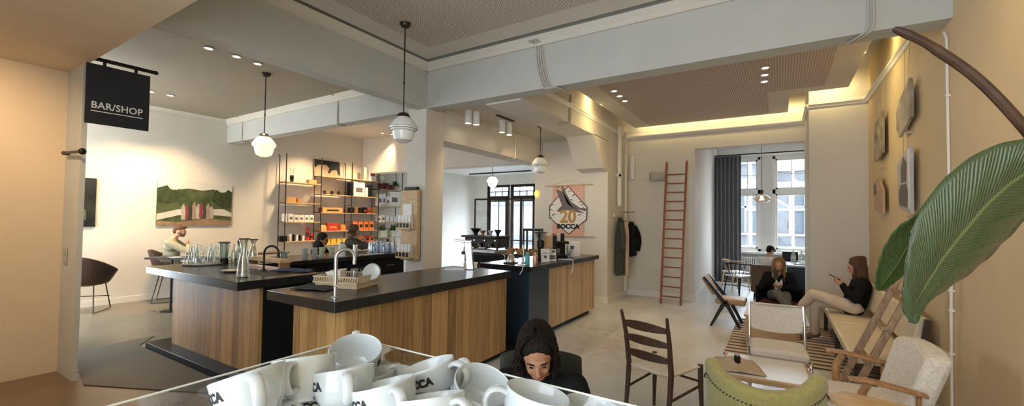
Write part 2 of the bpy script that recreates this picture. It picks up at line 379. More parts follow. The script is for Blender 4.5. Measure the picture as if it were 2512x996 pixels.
# chimney block beside the window bay, the wall behind the ladder, the header over the bay, its left reveal
S('wall_chimney', [(.40, 1.12, 8.11, 9.55, 0, ZT)], M['white'])
S('wall_ladder', [(-2.95, -1.45, 9.25, 9.5, 0, ZT), (-1.45, .40, 9.25, 9.5, 3.08, ZT)], M['white'])
S('wall_bay', [(-1.62, -1.45, 9.5, 13.2, 0, ZT)], M['white'])
# wall with the banner, and the coat-side wall running back from it
S('fabric_banner', [(-4.45, -2.83, 8.0, 8.35, 0, ZT), (-2.95, -2.83, 8.35, 9.25, 0, ZT), (-4.45, -4.3, 8.35, 13.2, 0, ZT)], M['white'])
# street facade: solid parts around the openings
FY0, FY1 = 13.2, 13.42
S('wall_back', [(-10.3, -9.42, FY0, FY1, 0, ZT), (-9.42, -7.35, FY0, FY1, 2.88, ZT), (-7.35, -1.04, FY0, FY1, 0, ZT),
   (-1.04, .70, FY0, FY1, 0, .80), (-1.04, .70, FY0, FY1, 3.36, ZT), (.70, 1.3, FY0, FY1, 0, ZT), (-.42, -.15, FY0, FY1, .8, 3.36)], M['white'])
# wall behind the camera: a low parapet and a header around its wide shop windows
S('wall_front', [(-2.6, 1.3, -2.6, -2.4, 0, .15), (-10.3, 1.3, -2.6, -2.4, 3.65, ZT), (-10.3, -4.6, -2.6, -2.4, 0, ZT), (-3.0, -2.6, -2.6, -2.4, 0, ZT), (-4.6, -3.0, -2.6, -2.4, 0, ZT)], M['white'])
S('wall_side', [(-7.6, -7.4, -2.4, 1.28, 0, ZT)], M['white'])
S('added_light_baffle', [(-2.5, -2.4, -2.4, -.75, 0, 2.3)], M['white'])  # unseen baffle added to keep daylight off the bar counter
# near pier and plastered wall at the photograph's edge, and the lowered beam above them
S('wall_pier', [(-6.6, -5.72, 1.245, 1.285, 0, 3.2)], M['beam'])
S('wall_pier_plaster', [(-6.6, -6.225, -2.4, 1.245, 0, 3.2)], M['tanw'])
S('trim_1', [(-7.4, -4.26, -2.4, 1.27, 3.065, ZT), (-4.26, -2.7, .0, 1.27, 3.065, ZT)], M['tanw'])
# beams of the concrete grid
S('trim_2', [(-4.26, 1.12, 4.46, 4.68, 3.17, ZT)], M['beam'])
S('trim_3', [(-4.45, -4.26, 1.27, 4.68, 3.17, ZT)], M['beam'])
S('trim_4', [(-10.1, -4.45, 4.46, 4.66, 3.17, ZT)], M['beam'])
S('trim_5', [(-4.63, -4.263, 4.835, 8.0, 2.77, ZT)], M['white'])
S('trim_6', [(-10.1, -4.45, 8.0, 8.35, 2.85, ZT)], M['white'])
mb = MB(); mb.box(-3.38, -2.83, 4.68, 8.0, 3.15, ZT)
mb.prism([(7.25, 3.16), (8.0, 3.16), (8.0, 2.55), (7.72, 2.60)], (-3.38, -2.83), lambda a, b, c: (c, a, b))
struct('trim_7', mb, M['white'])
S('trim_8', [(-4.632, -4.263, 4.455, 4.835, 0, 3.2)], M['white'], bevel=.008)     # free-standing column
# ceilings above the grid
S('ceiling', [(-10.3, 1.3, -2.6, 13.4, ZT, ZT+.1)], M['ceil'])
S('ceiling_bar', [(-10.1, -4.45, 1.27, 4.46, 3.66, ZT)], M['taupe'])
S('ceiling_shop', [(-10.1, -4.63, 4.66, 8.0, 3.84, ZT)], M['ceil'])
S('ceiling_middle', [(-4.263, -3.38, 4.68, 8.0, 3.25, ZT)], M['ceil'])
S('ceiling_bay', [(-1.45, 1.12, 9.5, 13.2, 3.62, ZT)], M['trimw'])
S('ceiling_far_room', [(-10.1, -4.45, 8.35, 13.2, 3.25, ZT)], M['trimw'])
# dropped perforated panels with a plain border, a gap of shadow between border and beam
def panel(name, x0, x1, y0, y1, z, border, notch=None):
    mb = MB(); mb.box(x0, x1, y0, y1, z, z+.10)
    o = struct(name, mb, M['ceil'], bevel=.006)
    m2 = MB(); m2.box(x0+border, x1-border, y0+border, y1-border, z-.004, z+.01)
    p = m2.build('perforated_panel', M['perf'], o); return o
panel('ceiling_front', -4.12, .98, -2.3, 4.30, 3.80, .30)
mb = MB(); mb.prism([(-2.60, 4.95), (.86, 4.95), (.86, 7.78), (.14, 7.78), (.14, 9.05), (-2.60, 9.05)], (3.585, 3.66), lambda a, b, c: (a, b, c))
o = struct('ceiling_lounge', mb, M['ceil'])
m2 = MB(); m2.prism([(-2.28, 5.2), (.56, 5.2), (.56, 7.5), (-.14, 7.5), (-.14, 8.95), (-2.28, 8.95)], (3.58, 3.60)); m2.build('perforated_panel', M['perflounge'], o)
# cove mouldings: sloping plaster between wall top and the void above the panel
def cove(name, a, b, inward, z0=3.456, run=.16, rise=.14, m='trimw'):
    a = Vector(a); b = Vector(b); n = Vector(inward)
    prof = [(0, -.05), (.02, -.05), (.028, -.02), (.045, -.01), (.045, .012), (.012, .016), (0, .05)] if m == 'trimw' else [(0, -.05), (.03, -.05), (.035, 0), (.05, .01), (.07, .05), (run*.8, rise), (0, rise+.04)]
    vs = []; k = len(prof)
    for p in (a, b):
        for u, h in prof: vs.append(p + n*u + Vector((0, 0, z0+h)))
    fs = [(i, (i+1) % k, k+(i+1) % k, k+i) for i in range(k)] + [tuple(range(k)), tuple(range(2*k-1, k-1, -1))]
    mb = MB(); mb.add(vs, fs); return struct(name, mb, M[m])
cove('trim_9', (1.12, 4.83, 0), (1.12, 8.11, 0), (-1, 0, 0))
cove('trim_10', (.40, 8.11, 0), (1.12, 8.11, 0), (0, -1, 0))
cove('trim_11', (.40, 8.11, 0), (.40, 9.25, 0), (-1, 0, 0))
cove('trim_12', (-2.83, 9.25, 0), (.40, 9.25, 0), (0, -1, 0), z0=3.44)
cove('trim_13', (-2.83, 4.83, 0), (-2.83, 9.25, 0), (1, 0, 0), z0=3.44)
cove('trim_14', (-4.26, 4.46, 0), (1.12, 4.46, 0), (0, -1, 0), z0=3.74, run=.10, rise=.06, m='ceil')
cove('trim_15', (-4.26, 1.27, 0), (-4.26, 4.46, 0), (1, 0, 0), z0=3.74, run=.10, rise=.06, m='ceil')
cove('trim_16', (-10.1, 1.3, 0), (-10.1, 4.46, 0), (1, 0, 0), z0=3.60, run=.12, rise=.07, m='ceil')
cove('trim_17', (-10.1, 4.46, 0), (-4.63, 4.46, 0), (0, -1, 0), z0=3.60, run=.12, rise=.07, m='ceil')
# baseboards
S('baseboard_left', [(-10.1, -10.085, 1.35, 13.2, 0, .10)], M['trimw'])
S('baseboard_ladder', [(-2.83, -1.45, 9.235, 9.25, 0, .12)], M['trimw'])
S('baseboard_bay', [(-1.45, -1.435, 9.25, 13.2, 0, .14)], M['trimw'])
S('baseboard_banner', [(-2.83, -2.815, 8.0, 9.25, 0, .12), (-4.45, -2.83, 7.985, 8.0, 0, .12)], M['trimw'])
S('baseboard_chimney', [(.40, 1.12, 8.095, 8.11, 0, .12)], M['trimw'])
S('baseboard_right', [(1.105, 1.12, -2.4, 8.11, 0, .09)], M['trimw'])
# ---- windows of the bay: frame, transom, upper 2x2 lights, lower sash
def window(name, x0, x1, z0, z1, zt, fm, upper=(2, 2), lower=(1, 1), y=13.26, fw=.07):
    mb = MB()
    for a in ((x0, x0+fw, z0, z1), (x1-fw, x1, z0, z1), (x0, x1, z0, z0+fw), (x0, x1, z1-fw, z1), (x0, x1, zt-.06, zt+.06)):
        mb.box(a[0], a[1], y-.05, y+.05, a[2], a[3])
    # inner sashes
    for (za, zb, nx, nz) in ((zt+.06, z1-fw, *upper), (z0+fw, zt-.06, *lower)):
        s = .045
        for a in ((x0+fw, x0+fw+s, za, zb), (x1-fw-s, x1-fw, za, zb), (x0+fw, x1-fw, za, za+s), (x0+fw, x1-fw, zb-s, zb)):
            mb.box(a[0], a[1], y-.025, y+.03, a[2], a[3])
        for i in range(1, nx): xc = x0+fw+(x1-x0-2*fw)*i/nx; mb.box(xc-.012, xc+.012, y-.015, y+.015, za, zb)
        for i in range(1, nz): zc = za+(zb-za)*i/nz; mb.box(x0+fw, x1-fw, y-.015, y+.015, zc-.012, zc+.012)
    o = struct(name, mb, fm, bevel=.004)
    g = MB(); g.box(x0+fw, x1-fw, y-.004, y+.004, z0+fw, z1-fw); g.build('pane', M['window_glass'], o); return o
window('window_1', -1.04, -.42, .82, 3.36, 2.42, M['trimw'])
window('window_2', -.15, .70, .82, 3.36, 2.42, M['trimw'])
S('trim_18', [(-1.10, .76, 13.02, 13.22, .76, .82)], M['trimw'], bevel=.008)          # window board
S('trim_19', [(-1.45, 1.12, 13.08, 13.2, 3.40, 3.62)], M['trimw'], bevel=.01)
window('window_3', -9.42, -8.42, .12, 2.88, 2.36, M['iron'], (3, 2), (2, 1), fw=.05)
window('window_4', -8.36, -7.35, .12, 2.88, 2.36, M['iron'], (3, 2), (2, 1), fw=.05)
# ---- the street outside: road, a terrace of buildings opposite
S('floor_street', [(-30, 20, 13.42, 60, -.25, -.13)], M['asphalt'])
def building(x0, x1, y, h, zb, label, group, fac='facade'):
    t = thing('street_building', label, 'building', ((x0+x1)/2, y, -.13), 0, group)
    hw = (x1-x0)/2
    m = MB(); m.box(-hw, hw, 0, 6, 0, h); m.build('facade_wall', M[fac], t)
    m = MB(); m.box(-hw, hw, -.12, 0, zb, zb+.5); m.box(-hw, hw, -.2, 0, h-.4, h); m.box(-hw, hw, -.06, 0, 0, .6); m.build('stone_band', M['facade2'], t)
    n = max(2, int((x1-x0)/2.2))
    for i in range(n):
        xc = -hw + (i+.5)*2*hw/n
        for z in (1.1, 4.4):
            if z+2.2 > h: continue
            f = MB()
            for a in ((-.65, -.55, 0, 2.1), (.55, .65, 0, 2.1), (-.65, .65, 0, .1), (-.65, .65, 2.0, 2.1), (-.04, .04, 0, 2.1), (-.65, .65, 1.35, 1.43)):
                f.box(xc+a[0], xc+a[1], -.07, .02, z+a[2], z+a[3])
            fr = f.build('window_frame', M['facade2'], t)
            g = MB(); g.box(xc-.55, xc+.55, -.02, .03, z+.1, z+2.0); g.build('window_pane', M['darkglass'], fr)
building(-7.5, -.2, 24, 5.0, 3.4, 'pale brick building across the street behind the curtain side of the bay window', 'buildings across the street')
building(-.2, 7.2, 24.3, 4.6, 3.2, 'pale brick building with scaffolding across the street', 'buildings across the street')
building(-26, -12.5, 27, 3.2, 3.4, 'building with a brightened facade across the street seen through the black partition', 'buildings across the street', 'facade3')
t = thing('scaffolding', 'white tube scaffolding outside the bay window', 'scaffolding', (.3, 21.5, -.13))
m = MB()
for x in (-1.4, .2, 1.8):
    for y in (0, 1.0): m.cyl((x, y, 0), (x, y, 4.5), .04, n=8)
m.build('upright', M['lettering'], t)
m = MB()
for z in (1.2, 2.3, 3.4):
    for y in (0, 1.0): m.cyl((-1.6, y, z), (2.0, y, z), .035, n=8)
    for x in (-1.4, .2, 1.8): m.cyl((x, 0, z), (x, 1, z), .03, n=6)
m.build('ledger', M['lettering'], t)
m = MB(); m.cyl((-1.4, -.03, 3.4), (.2, -.03, 2.3), .035, n=8); m.cyl((.2, -.03, 3.6), (1.8, -.03, 2.1), .035, n=8); m.build('brace', M['lettering'], t)
# ================================================================ downlights
def downlight(x, y, z, tgt, e, label, group, ang=75):
    t = thing('downlight', label, 'ceiling light', (x, y, z), 0, group)
    m = MB(); m.lathe([(.028, .0), (.055, 0), (.058, -.006), (.050, -.012), (.040, -.010), (.036, 0), (.03, .02)], 20); m.build('trim_ring', M['trimw'], t)
    m = MB(); m.lathe([(.0, -.004), (.034, -.004), (.034, .004), (.0, .004)], 16); m.build('lamp_face', M['bulb'], t)
    light('downlight_beam', 'SPOT', (x, y, z-.03), e, (1, .71, .38) if e > 90 else WARM, tgt, spot_size=math.radians(ang), spot_blend=.7, shadow_soft_size=.06)
G = 'ceiling downlights'
ORD = ['first', 'second', 'third']
for i, (x, y) in enumerate(((-5.92, 2.38), (-5.91, 2.69), (-5.94, 2.97))):
    downlight(x, y, 3.655, (-6.2, y, 0), 18, ORD[i] + ' downlight from the beam in the row of three over the bar', G)
for i, (x, y) in enumerate(((-8.86, 2.74), (-8.83, 3.0))):
    downlight(x, y, 3.655, (-10.0, 2.8+i*.8, 1.3), 165, ('downlight beside the black hanging sign', 'downlight second from the black hanging sign')[i], G)
for i, (x, y) in enumerate(((-8.88, 6.24), (-8.77, 6.46), (-8.85, 7.62), (-8.75, 7.84))):
    downlight(x, y, 3.835, (-9.95, y-.3, 1.4), 120, ('downlight beside the beam cable above the shop shelves', 'downlight next past the beam cable above the shelves', 'downlight behind the white pendant globe', 'downlight half hidden by the column behind the pendant globe')[i], G)
for k, xb in enumerate((-2.12, -.145)):
    for i, y in enumerate((6.25, 6.55, 6.86)):
        downlight(xb - .012*i, y, 3.575, ((-.3 if k else -2.0), y, 0), 14, ORD[i] + ' downlight from the long beam in the row ' + ('over the white chairs' if k else 'over the empty floor'), G)
def surface_spot(x, y, z, tgt, e, label):
    t = thing('surface_spotlight', label, 'ceiling light', (x, y, z), 0, 'white cylinder spotlights')
    m = MB(); m.lathe([(.0, 0), (.055, 0), (.055, -.19), (.048, -.20), (.044, -.185), (.0, -.18)], 20); m.build('lamp_housing', M['whiteplastic'], t)
    m = MB(); m.lathe([(0, -.188), (.043, -.188), (.043, -.195), (0, -.195)], 16); m.build('lamp_face', M['bulb'], t)
    light('surface_spot_beam', 'SPOT', (x, y, z-.21), e, WARM, tgt, spot_size=math.radians(100), spot_blend=.8, shadow_soft_size=.05)
for i, (x, y, tg) in enumerate(((-4.0, 5.08, (-3.9, 5.1, 0)), (-3.95, 5.22, (-3.7, 5.6, 0)), (-3.925, 5.90, (-3.9, 6.2, 0)), (-3.93, 6.13, (-3.8, 8, 1.4)))):
    surface_spot(x, y, 3.25, tg, 20, ('cylinder spotlight beside the column', 'cylinder spotlight second from the column', 'cylinder spotlight under the end of the black track', 'cylinder spotlight on the end towards the banner')[i])
m = MB(); m.box(-3.80, -3.75, 5.52, 6.02, 3.235, 3.25)
tag(m.build('lighting_track', M['iron']), 'black lighting track slot in the ceiling behind the column', 'track')
# cove light
strip((-2.66, 6.95, 3.70), (-2.83, 6.95, 3.58), 4.0, 13)
strip((-.95, 9.09, 3.70), (-.95, 9.25, 3.58), 3.2, 6.5)
strip((.93, 6.3, 3.70), (1.12, 6.3, 3.56), 3.0, 7)
cs = bpy.data.objects['cove_strip']; cs.rotation_euler.rotate_axis('Z', PI/2)
bpy.data.objects['cove_strip.002'].rotation_euler.rotate_axis('Z', PI/2)
strip((.62, 7.88, 3.70), (.62, 8.11, 3.56), .6, 2.2)
light('wall_washer', 'SPOT', (-4.9, .2, 3.03), 85, WARM, (-6.3, .3, 1.5), spot_size=math.radians(120), spot_blend=.8, shadow_soft_size=.08)
light('wall_washer', 'SPOT', (.35, 2.5, 3.74), 42, WARM, (1.12, 2.9, 2.2), spot_size=math.radians(110), spot_blend=.8, shadow_soft_size=.08)
# ================================================================ the bar
def counter_slab(name, label, boxes, loc):
    mb = MB()
    for b in boxes: mb.box(b[0]-loc[0], b[1]-loc[0], b[2]-loc[1], b[3]-loc[1], b[4], b[5])
    return mb
# front counter
t = thing('bar_counter', 'oak boarded bar counter with black top carrying the dish rack and tap tower', 'counter', (-3.04, 3.04, 0))
L0 = (-3.04, 3.04)
def part(par, l0, name, boxes, mat, bevel=0):
    mb = MB()
    for b in boxes: mb.box(b[0]-l0[0], b[1]-l0[0], b[2]-l0[1], b[3]-l0[1], b[4], b[5])
    return mb.build(name, mat, par, bevel=bevel)
part(t, L0, 'countertop', [(-3.53, -2.645, 1.885, 4.205, .922, 1.0)], M['slab'], .004)
part(t, L0, 'oak_front', [(-2.74, -2.70, 2.06, 4.195, .075, .922)], M['oak'])
part(t, L0, 'oak_end', [(-3.37, -2.70, 2.02, 2.06, .075, .922)], M['oak'])
part(t, L0, 'carcass', [(-3.36, -2.741, 2.061, 4.17, .075, .92)], M['black'])
part(t, L0, 'kick_plate', [(-3.36, -2.76, 2.08, 4.17, 0, .075)], M['black'])
# bar counter running away to the shop wall side, returning behind
t = thing('bar_counter', 'oak boarded bar counter on a wide black plinth below the glass bottles', 'counter', (-5.4, 2.4, 0))
L0 = (-5.4, 2.4)
part(t, L0, 'countertop', [(-6.25, -4.14, 1.945, 2.80, .92, 1.0)], M['slab'], .004)
part(t, L0, 'oak_front', [(-6.17, -4.24, 2.19, 2.23, .07, .92)], M['oak'])
part(t, L0, 'end_panel', [(-4.28, -4.24, 2.231, 2.75, .07, .92)], M['black'])
part(t, L0, 'carcass', [(-6.15, -4.285, 2.231, 2.75, .07, .918)], M['black'])
part(t, L0, 'plinth', [(-6.46, -4.10, 2.03, 2.78, 0, .07)], M['black'], .004)
sk = part(t, L0, 'sink', [(-4.80, -4.36, 2.30, 2.66, .996, 1.003)], M['black'], .002)
t = thing('back_bar_counter', 'black back bar counter carrying cups, kettle and trays before the shop shelves', 'counter', (-5.9, 4.1, 0))
L0 = (-5.9, 4.1)
part(t, L0, 'countertop', [(-6.40, -5.50, 2.81, 5.35, .94, 1.0)], M['slab'], .004)
part(t, L0, 'carcass', [(-6.35, -5.58, 2.83, 5.33, .08, .94)], M['black'])
part(t, L0, 'kick_plate', [(-6.3, -5.64, 2.85, 5.3, 0, .08)], M['black'])
for i in range(4):
    d = part(t, L0, 'drawer', [(-5.58, -5.56, 2.88+i*.61, 3.46+i*.61, .70, .93)], M['black'], .003)
    part(d, L0, 'handle', [(-5.56, -5.545, 3.08+i*.61, 3.26+i*.61, .80, .812)], M['steel'])
    part(t, L0, 'door', [(-5.58, -5.56, 2.88+i*.61, 3.46+i*.61, .10, .69)], M['black'], .003)
# right-hand service counter
t = thing('service_counter', 'pale oak service counter with black top carrying leaflets, grinder and blue tins', 'counter', (-3.04, 5.88, 0))
L0 = (-3.04, 5.88)
part(t, L0, 'countertop', [(-3.46, -2.645, 4.69, 7.06, .935, 1.0)], M['slab'], .004)
part(t, L0, 'oak_front', [(-2.75, -2.71, 5.30, 7.02, .09, .935)], M['oaklight'])
part(t, L0, 'end_panel', [(-3.40, -2.71, 4.74, 4.78, .02, .935), (-2.74, -2.71, 4.78, 5.298, .02, .935)], M['navy'])
part(t, L0, 'carcass', [(-3.40, -2.752, 4.79, 7.0, .09, .93)], M['black'])
part(t, L0, 'kick_plate', [(-3.38, -2.79, 4.8, 6.96, 0, .09)], M['black'])
m = MB(); m.box(-3.5, -2.66, 4.22, 4.72, 0, .02); o = tag(m.build('rubber_mat', M['black'], bevel=.004), 'black rubber mat on the floor in the gap between the two oak counters', 'mat')
m = MB(); m.add([(-6.9,1.52,.002),(-5.5,1.28,.002),(-4.2,1.9,.002),(-4.2,2.02,.002),(-6.62,2.02,.002),(-7.0,2.3,.002)], [(0,1,2,3,4,5)])
m.add([(-6.9,1.52,.008),(-5.5,1.28,.008),(-4.2,1.9,.008),(-4.2,2.02,.008),(-6.62,2.02,.008),(-7.0,2.3,.008)], [(0,1,2,3,4,5)])
M['mat'] = mat('rubber_mat', (.13,.112,.078), .7, var=.1, scale=30)
tag(m.build('rubber_mat', M['mat']), 'dark grey floor mat lying along the black plinth of the bar', 'mat')
# back of house bench behind the column with the espresso machine
t = thing('machine_bench', 'dark bench carrying the espresso machine behind the column', 'counter', (-5.2, 7.2, 0))
L0 = (-5.2, 7.2)
part(t, L0, 'countertop', [(-5.6, -3.9, 6.95, 7.6, .86, .92)], M['slab'], .004)
part(t, L0, 'carcass', [(-5.55, -3.95, 7.0, 7.55, .05, .86)], M['black'])
part(t, L0, 'shelf', [(-5.5, -4.0, 6.80, 7.0, .50, .53)], M['black'])
part(t, L0, 'kick_plate', [(-5.5, -4.0, 7.05, 7.5, 0, .05)], M['black'])
# ---------------------------------------------------------------- taps
def arc_tap(label, loc, h, reach, rz, mname, r=.013):
    t = thing('sink_tap', label, 'tap', loc, rz)
    pts = [(0,0,0), (0,0,h-reach/2)] + [(reach/2 - reach/2*math.cos(a), 0, h-reach/2 + reach/2*math.sin(a)) for a in [PI*i/10 for i in range(1, 10)]] + [(reach, 0, h-reach/2), (reach, 0, h-reach/2-.05)]
    m = MB(); m.tube(pts, r, 12); m.build('spout', M[mname], t)
    m = MB(); m.lathe([(.028, 0), (.028, .008), (.016, .014)], 20); m.build('base_ring', M[mname], t)
    m = MB(); m.cyl((0,-.012,.09), (0,-.07,.10), .007, n=8); m.build('lever', M[mname], t)
arc_tap('tall arched grey sink tap at the corner of the front oak counter', (-2.79, 1.99, 1.0), .36, .13, 1.05, 'steel')
arc_tap('black arched tap beside the tall glass carafe', (-4.85, 2.55, 1.0), .27, .16, .6, 'iron', .011)
arc_tap('thin silver swan-neck tap beside the blue tins', (-2.98, 5.05, 1.0), .25, .07, 2.2, 'steel', .007)
# beer tap tower
t = thing('tap_tower', 'slanted steel water tap tower on the front counter', 'tap', (-3.10, 4.02, 1.0), .55)
m = MB(); m.prism([(-.045, 0), (.045, 0), (.010, .335), (-.075, .345)], (-.045, .045), lambda a, b, c: (a, c, b)); m.build('column', M['steel'], t, bevel=.008)
m = MB(); m.prism([(-.20, .325), (.012, .318), (.012, .345), (-.19, .352)], (-.05, .05), lambda a, b, c: (a, c, b)); m.build('spout_head', M['steel'], t, bevel=.006)
m = MB(); m.box(-.30, -.06, -.08, .08, 0, .012); m.build('drip_tray', M['steel'], t, bevel=.004)
# ---------------------------------------------------------------- bottles and glassware on the bar
def bottle_proto(name, label, cat, prof, loc, group=None, mt='bottle'):
    t = thing(name, label, cat, loc, 0, group)
    m = MB(); m.lathe(prof, 20); m.build('glass_body', M[mt], t); return t
water = [(0,0), (.036,.0), (.038,.01), (.038,.12), (.030,.15), (.015,.19), (.013,.235), (.016,.24), (.0115,.238), (.0115,.19), (.027,.148), (.034,.12), (.034,.012), (0,.008)]
b0 = None
bspots = [(-6.16,2.42,1.0,'glass water bottle at the outer end of the bar by the man in sage'), (-6.12,2.56,1.0,'glass water bottle second from the outer bar end'),
 (-6.10,2.72,1.02,'tall glass water bottle behind the white glass rack'), (-5.98,2.76,.95,'glass water bottle behind the rack, next to the wine coolers'), (-5.74,2.72,1.0,'green tinted bottle on the bar between rack and wooden box'),
 (-5.62,2.74,1.0,'green tinted bottle on the bar beside the wooden box'), (-5.86,2.76,1.04,'tall thin bottle with dark stopper rising over the rack')]
for i, (x, y, s, lab) in enumerate(bspots):
    if b0 is None:
        b0 = bottle_proto('water_bottle', lab, 'bottle', water, (x, y, 1.0), 'water bottles on the bar'); o = b0
    else: o = copy_tree(b0, (x, y, 1.0), 0, lab)
    o.scale = (s, s, s)
m = MB(); m.lathe([(.008,.2), (.010,.24), (.014,.25), (.014,.275), (0,.28)], 12); m.build('stopper', M['iron'], bpy.data.objects['water_bottle.006'])
car = [(0,0), (.055,0), (.058,.008), (.056,.03), (.045,.16), (.028,.22), (.024,.27), (.030,.31), (.048,.375), (.045,.375), (.026,.31), (.021,.27), (.025,.22), (.042,.16), (.052,.03), (0,.012)]
t = bottle_proto('carafe', 'tall waisted glass carafe standing near the counter corner', 'carafe', car, (-4.42, 2.13, 1.0))
m = MB(); m.lathe([(.046,.372), (.050,.372), (.050,.382), (.046,.382)], 20); m.build('rim_band', M['iron'], t)
t = bottle_proto('carafe', 'waisted glass carafe standing on the wooden box', 'carafe', [(r*.95, z*.55) for r, z in car], (-5.30, 2.66, 1.115))
m = MB(); m.lathe([(.043,.203), (.049,.203), (.049,.212), (.043,.212)], 20); m.build('rim_band', M['iron'], t)
# wine cooler glasses behind the rack
gl = [(0,0), (.042,0), (.046,.01), (.062,.20), (.059,.20), (.043,.012), (0,.008)]
for i, (x, y) in enumerate(((-6.02, 2.66), (-5.92, 2.62))):
    t = bottle_proto('glass_jug', ('glass jug with dark rim behind the glass rack, bar end side', 'glass jug with dark rim behind the glass rack, wooden box side')[i], 'jug', gl, (x, y, 1.06), 'jugs behind the glass rack')
    m = MB(); m.lathe([(.060,.195), (.064,.195), (.064,.205), (.060,.205)], 20); m.build('rim_band', M['iron'], t)
    m = MB(); m.lathe([(0,-.06), (.05,-.06), (.05,0), (0,0)], 16); m.build('stand', M['iron'], t)
# round glass rack with upturned tumblers
t = thing('glass_rack', 'white rimmed round tray stacked with upturned tumblers on the bar', 'rack', (-5.98, 2.42, 1.0))
m = MB(); m.lathe([(0,0), (.20,0), (.215,.012), (.215,.02), (.20,.016), (0,.010)], 32); m.build('tray', M['greypl'], t)
g0 = None
tum = [(0,.065), (.026,.065), (.027,.06), (.032,0), (.029,0), (.025,.058), (0,.061)]
k = 0
for lvl, R in ((0, .165), (1, .15), (2, .13)):
    for j in range(10 if lvl == 0 else 8):
        a = 2*PI*j/(10 if lvl == 0 else 8) + .3*lvl
        lab = 'upturned glass tumbler on the round bar tray'
        p = (-5.98+R*math.cos(a), 2.42+R*math.sin(a), 1.018+.070*lvl)
        if g0 is None: g0 = bottle_proto('tumbler', lab, 'glass', tum, p, 'upturned tumblers on the round tray', 'glass'); g0['label'] = lab
        else: copy_tree(g0, p, 0, lab)
for j in range(5):
    a = 2*PI*j/5; copy_tree(g0, (-5.98+.065*math.cos(a), 2.42+.065*math.sin(a), 1.018), 0, 'upturned glass tumbler on the round bar tray')
# wooden box, copper bar (under-shelf rail)
t = thing('wooden_crate', 'low wooden box with a copper rail on the bar beside the arched tap', 'box', (-5.05, 2.72, 1.0), 0)
m = MB(); m.box(-.42, .34, -.07, .07, .075, .11); m.build('top_board', M['palewood'], t, bevel=.003)
for xa in (-.40, .29): m = MB(); m.box(xa, xa+.03, -.06, .06, 0, .075); m.build('side_board', M['wood'], t)
m = MB(); m.box(-.37, .29, -.055, -.04, .0, .03); m.build('front_rail', M['copper'], t, bevel=.003)
# towels
def towel(label, loc, rz, sx, sy, mt, h=.018, seed=0):
    m = MB(); rnd = random.Random(seed)
    def fn(u, v):
        x = (u-.5)*sx; y = (v-.5)*sy
        z = h*(.6+.5*mnoise.noise(Vector((x*9+seed, y*9, seed)))) * min(1, 6*min(u,1-u)+.25) * min(1, 6*min(v,1-v)+.25) + .003
        return (x + .02*mnoise.noise(Vector((y*8, seed, 1))), y + .02*mnoise.noise(Vector((x*8, seed, 5))), z)
    m.grid(fn, 22, 14)
    o = m.build('towel', M[mt], None, solid=.004); o.location = loc; o.rotation_euler = (0, 0, rz)
    return tag(o, label, 'towel')
towel('dark grey towel folded beside the dish rack and sink tap', (-3.28, 2.16, 1.001), .3, .34, .2, 'greycloth', .03, 3)
towel('blue grey towel spread on the bar beside the black sink', (-4.50, 2.68, 1.006), .5, .42, .16, 'bluecloth', .03, 8)
# dark tray with paper bag on far bar
t = thing('serving_tray', 'crumpled clear wrap and spoons on the bar beyond the carafe', 'tray', (-4.98, 2.30, 1.0), .3)
m = MB(); m.lathe([(0,0),(.10,0),(.12,.018),(.115,.018),(.095,.006),(0,.005)], 24); m.build('dish', M['steel'], t)
# dish rack
t = thing('dish_rack', 'beige plastic dish rack holding a white tub, glasses and plates', 'dish rack', (-3.20, 2.40, 1.0), .32)
m = MB(); m.box(-.20, .20, -.16, .16, .0, .012); m.box(-.20, .20, -.16, -.152, .012, .045); m.box(-.20, .20, .152, .16, .012, .045); m.box(-.20, -.192, -.16, .16, .012, .045); m.box(.192, .20, -.16, .16, .012, .045)
m.build('drip_base', M['plastic'], t, bevel=.006)
m = MB(); z0, z1 = .05, .105
for (x0, x1, y0, y1) in ((-.215,.215,-.175,-.165), (-.215,.215,.165,.175), (-.215,-.205,-.175,.175), (.205,.215,-.175,.175)):
    m.box(x0, x1, y0, y1, z1-.012, z1); m.box(x0, x1, y0, y1, z0-.006, z0+.008)
for i in range(19):
    x = -.205 + i*.0228
    for y in (-.17, .17): m.tube([(x, y, z0), (x+.015, y, z1-.006)], .0055, 4)
for i in range(15):
    y = -.165 + i*.0235
    for x in (-.21, .21): m.tube([(x, y, z0), (x, y+.012, z1-.006)], .0055, 4)
m.build('basket_lattice', M['plastic'], t)
m = MB(); m.box(-.205, .205, -.165, .165, z0-.004, z0+.002); m.build('basket_floor', M['plastic'], t)
t = thing('food_tub', 'white square plastic tub tipped in the dish rack', 'tub', (-3.24, 2.33, 1.055), .4, rot=(.05, -.12, .45))
m = MB(); m.prism([(-.055,0),(.055,0),(.062,.085),(-.062,.085)], (-.055,.055), lambda a,b,c:(a,c,b)); m.build('tub_body', M['whiteplastic'], t, bevel=.006)
m = MB(); m.box(-.067,.067,-.062,.062,.072,.088); m.build('tub_rim', M['whiteplastic'], t, bevel=.004)
for i, (x, y) in enumerate(((-3.13,2.42),(-3.20,2.47),(-3.07,2.47))):
    copy_tree(g0, (x, y, 1.056), 0, 'upturned glass tumbler drying in the dish rack', 'tumblers in the dish rack').scale = (1.2,1.2,1.4)
p0 = None
for i in range(3):
    lab = ('white plate standing in the dish rack, outermost', 'white plate standing in the dish rack, middle of three', 'white plate standing in the dish rack, innermost')[i]
    pt = thing('plate', lab, 'plate', (-3.02+.018*i-.03, 2.545-.02*i, 1.125), 0, 'plates in the dish rack', rot=(1.35, 0, .9))
    m = MB(); m.lathe([(0,0),(.045,0),(.068,.008),(.070,.010),(.066,.012),(.044,.005),(0,.005)], 28); m.build('plate_disc', M['china'], pt)
    m = MB(); m.lathe([(.030,-.003),(.038,-.003),(.038,.001),(.030,.001)], 24); m.build('foot_ring', M['china'], pt)
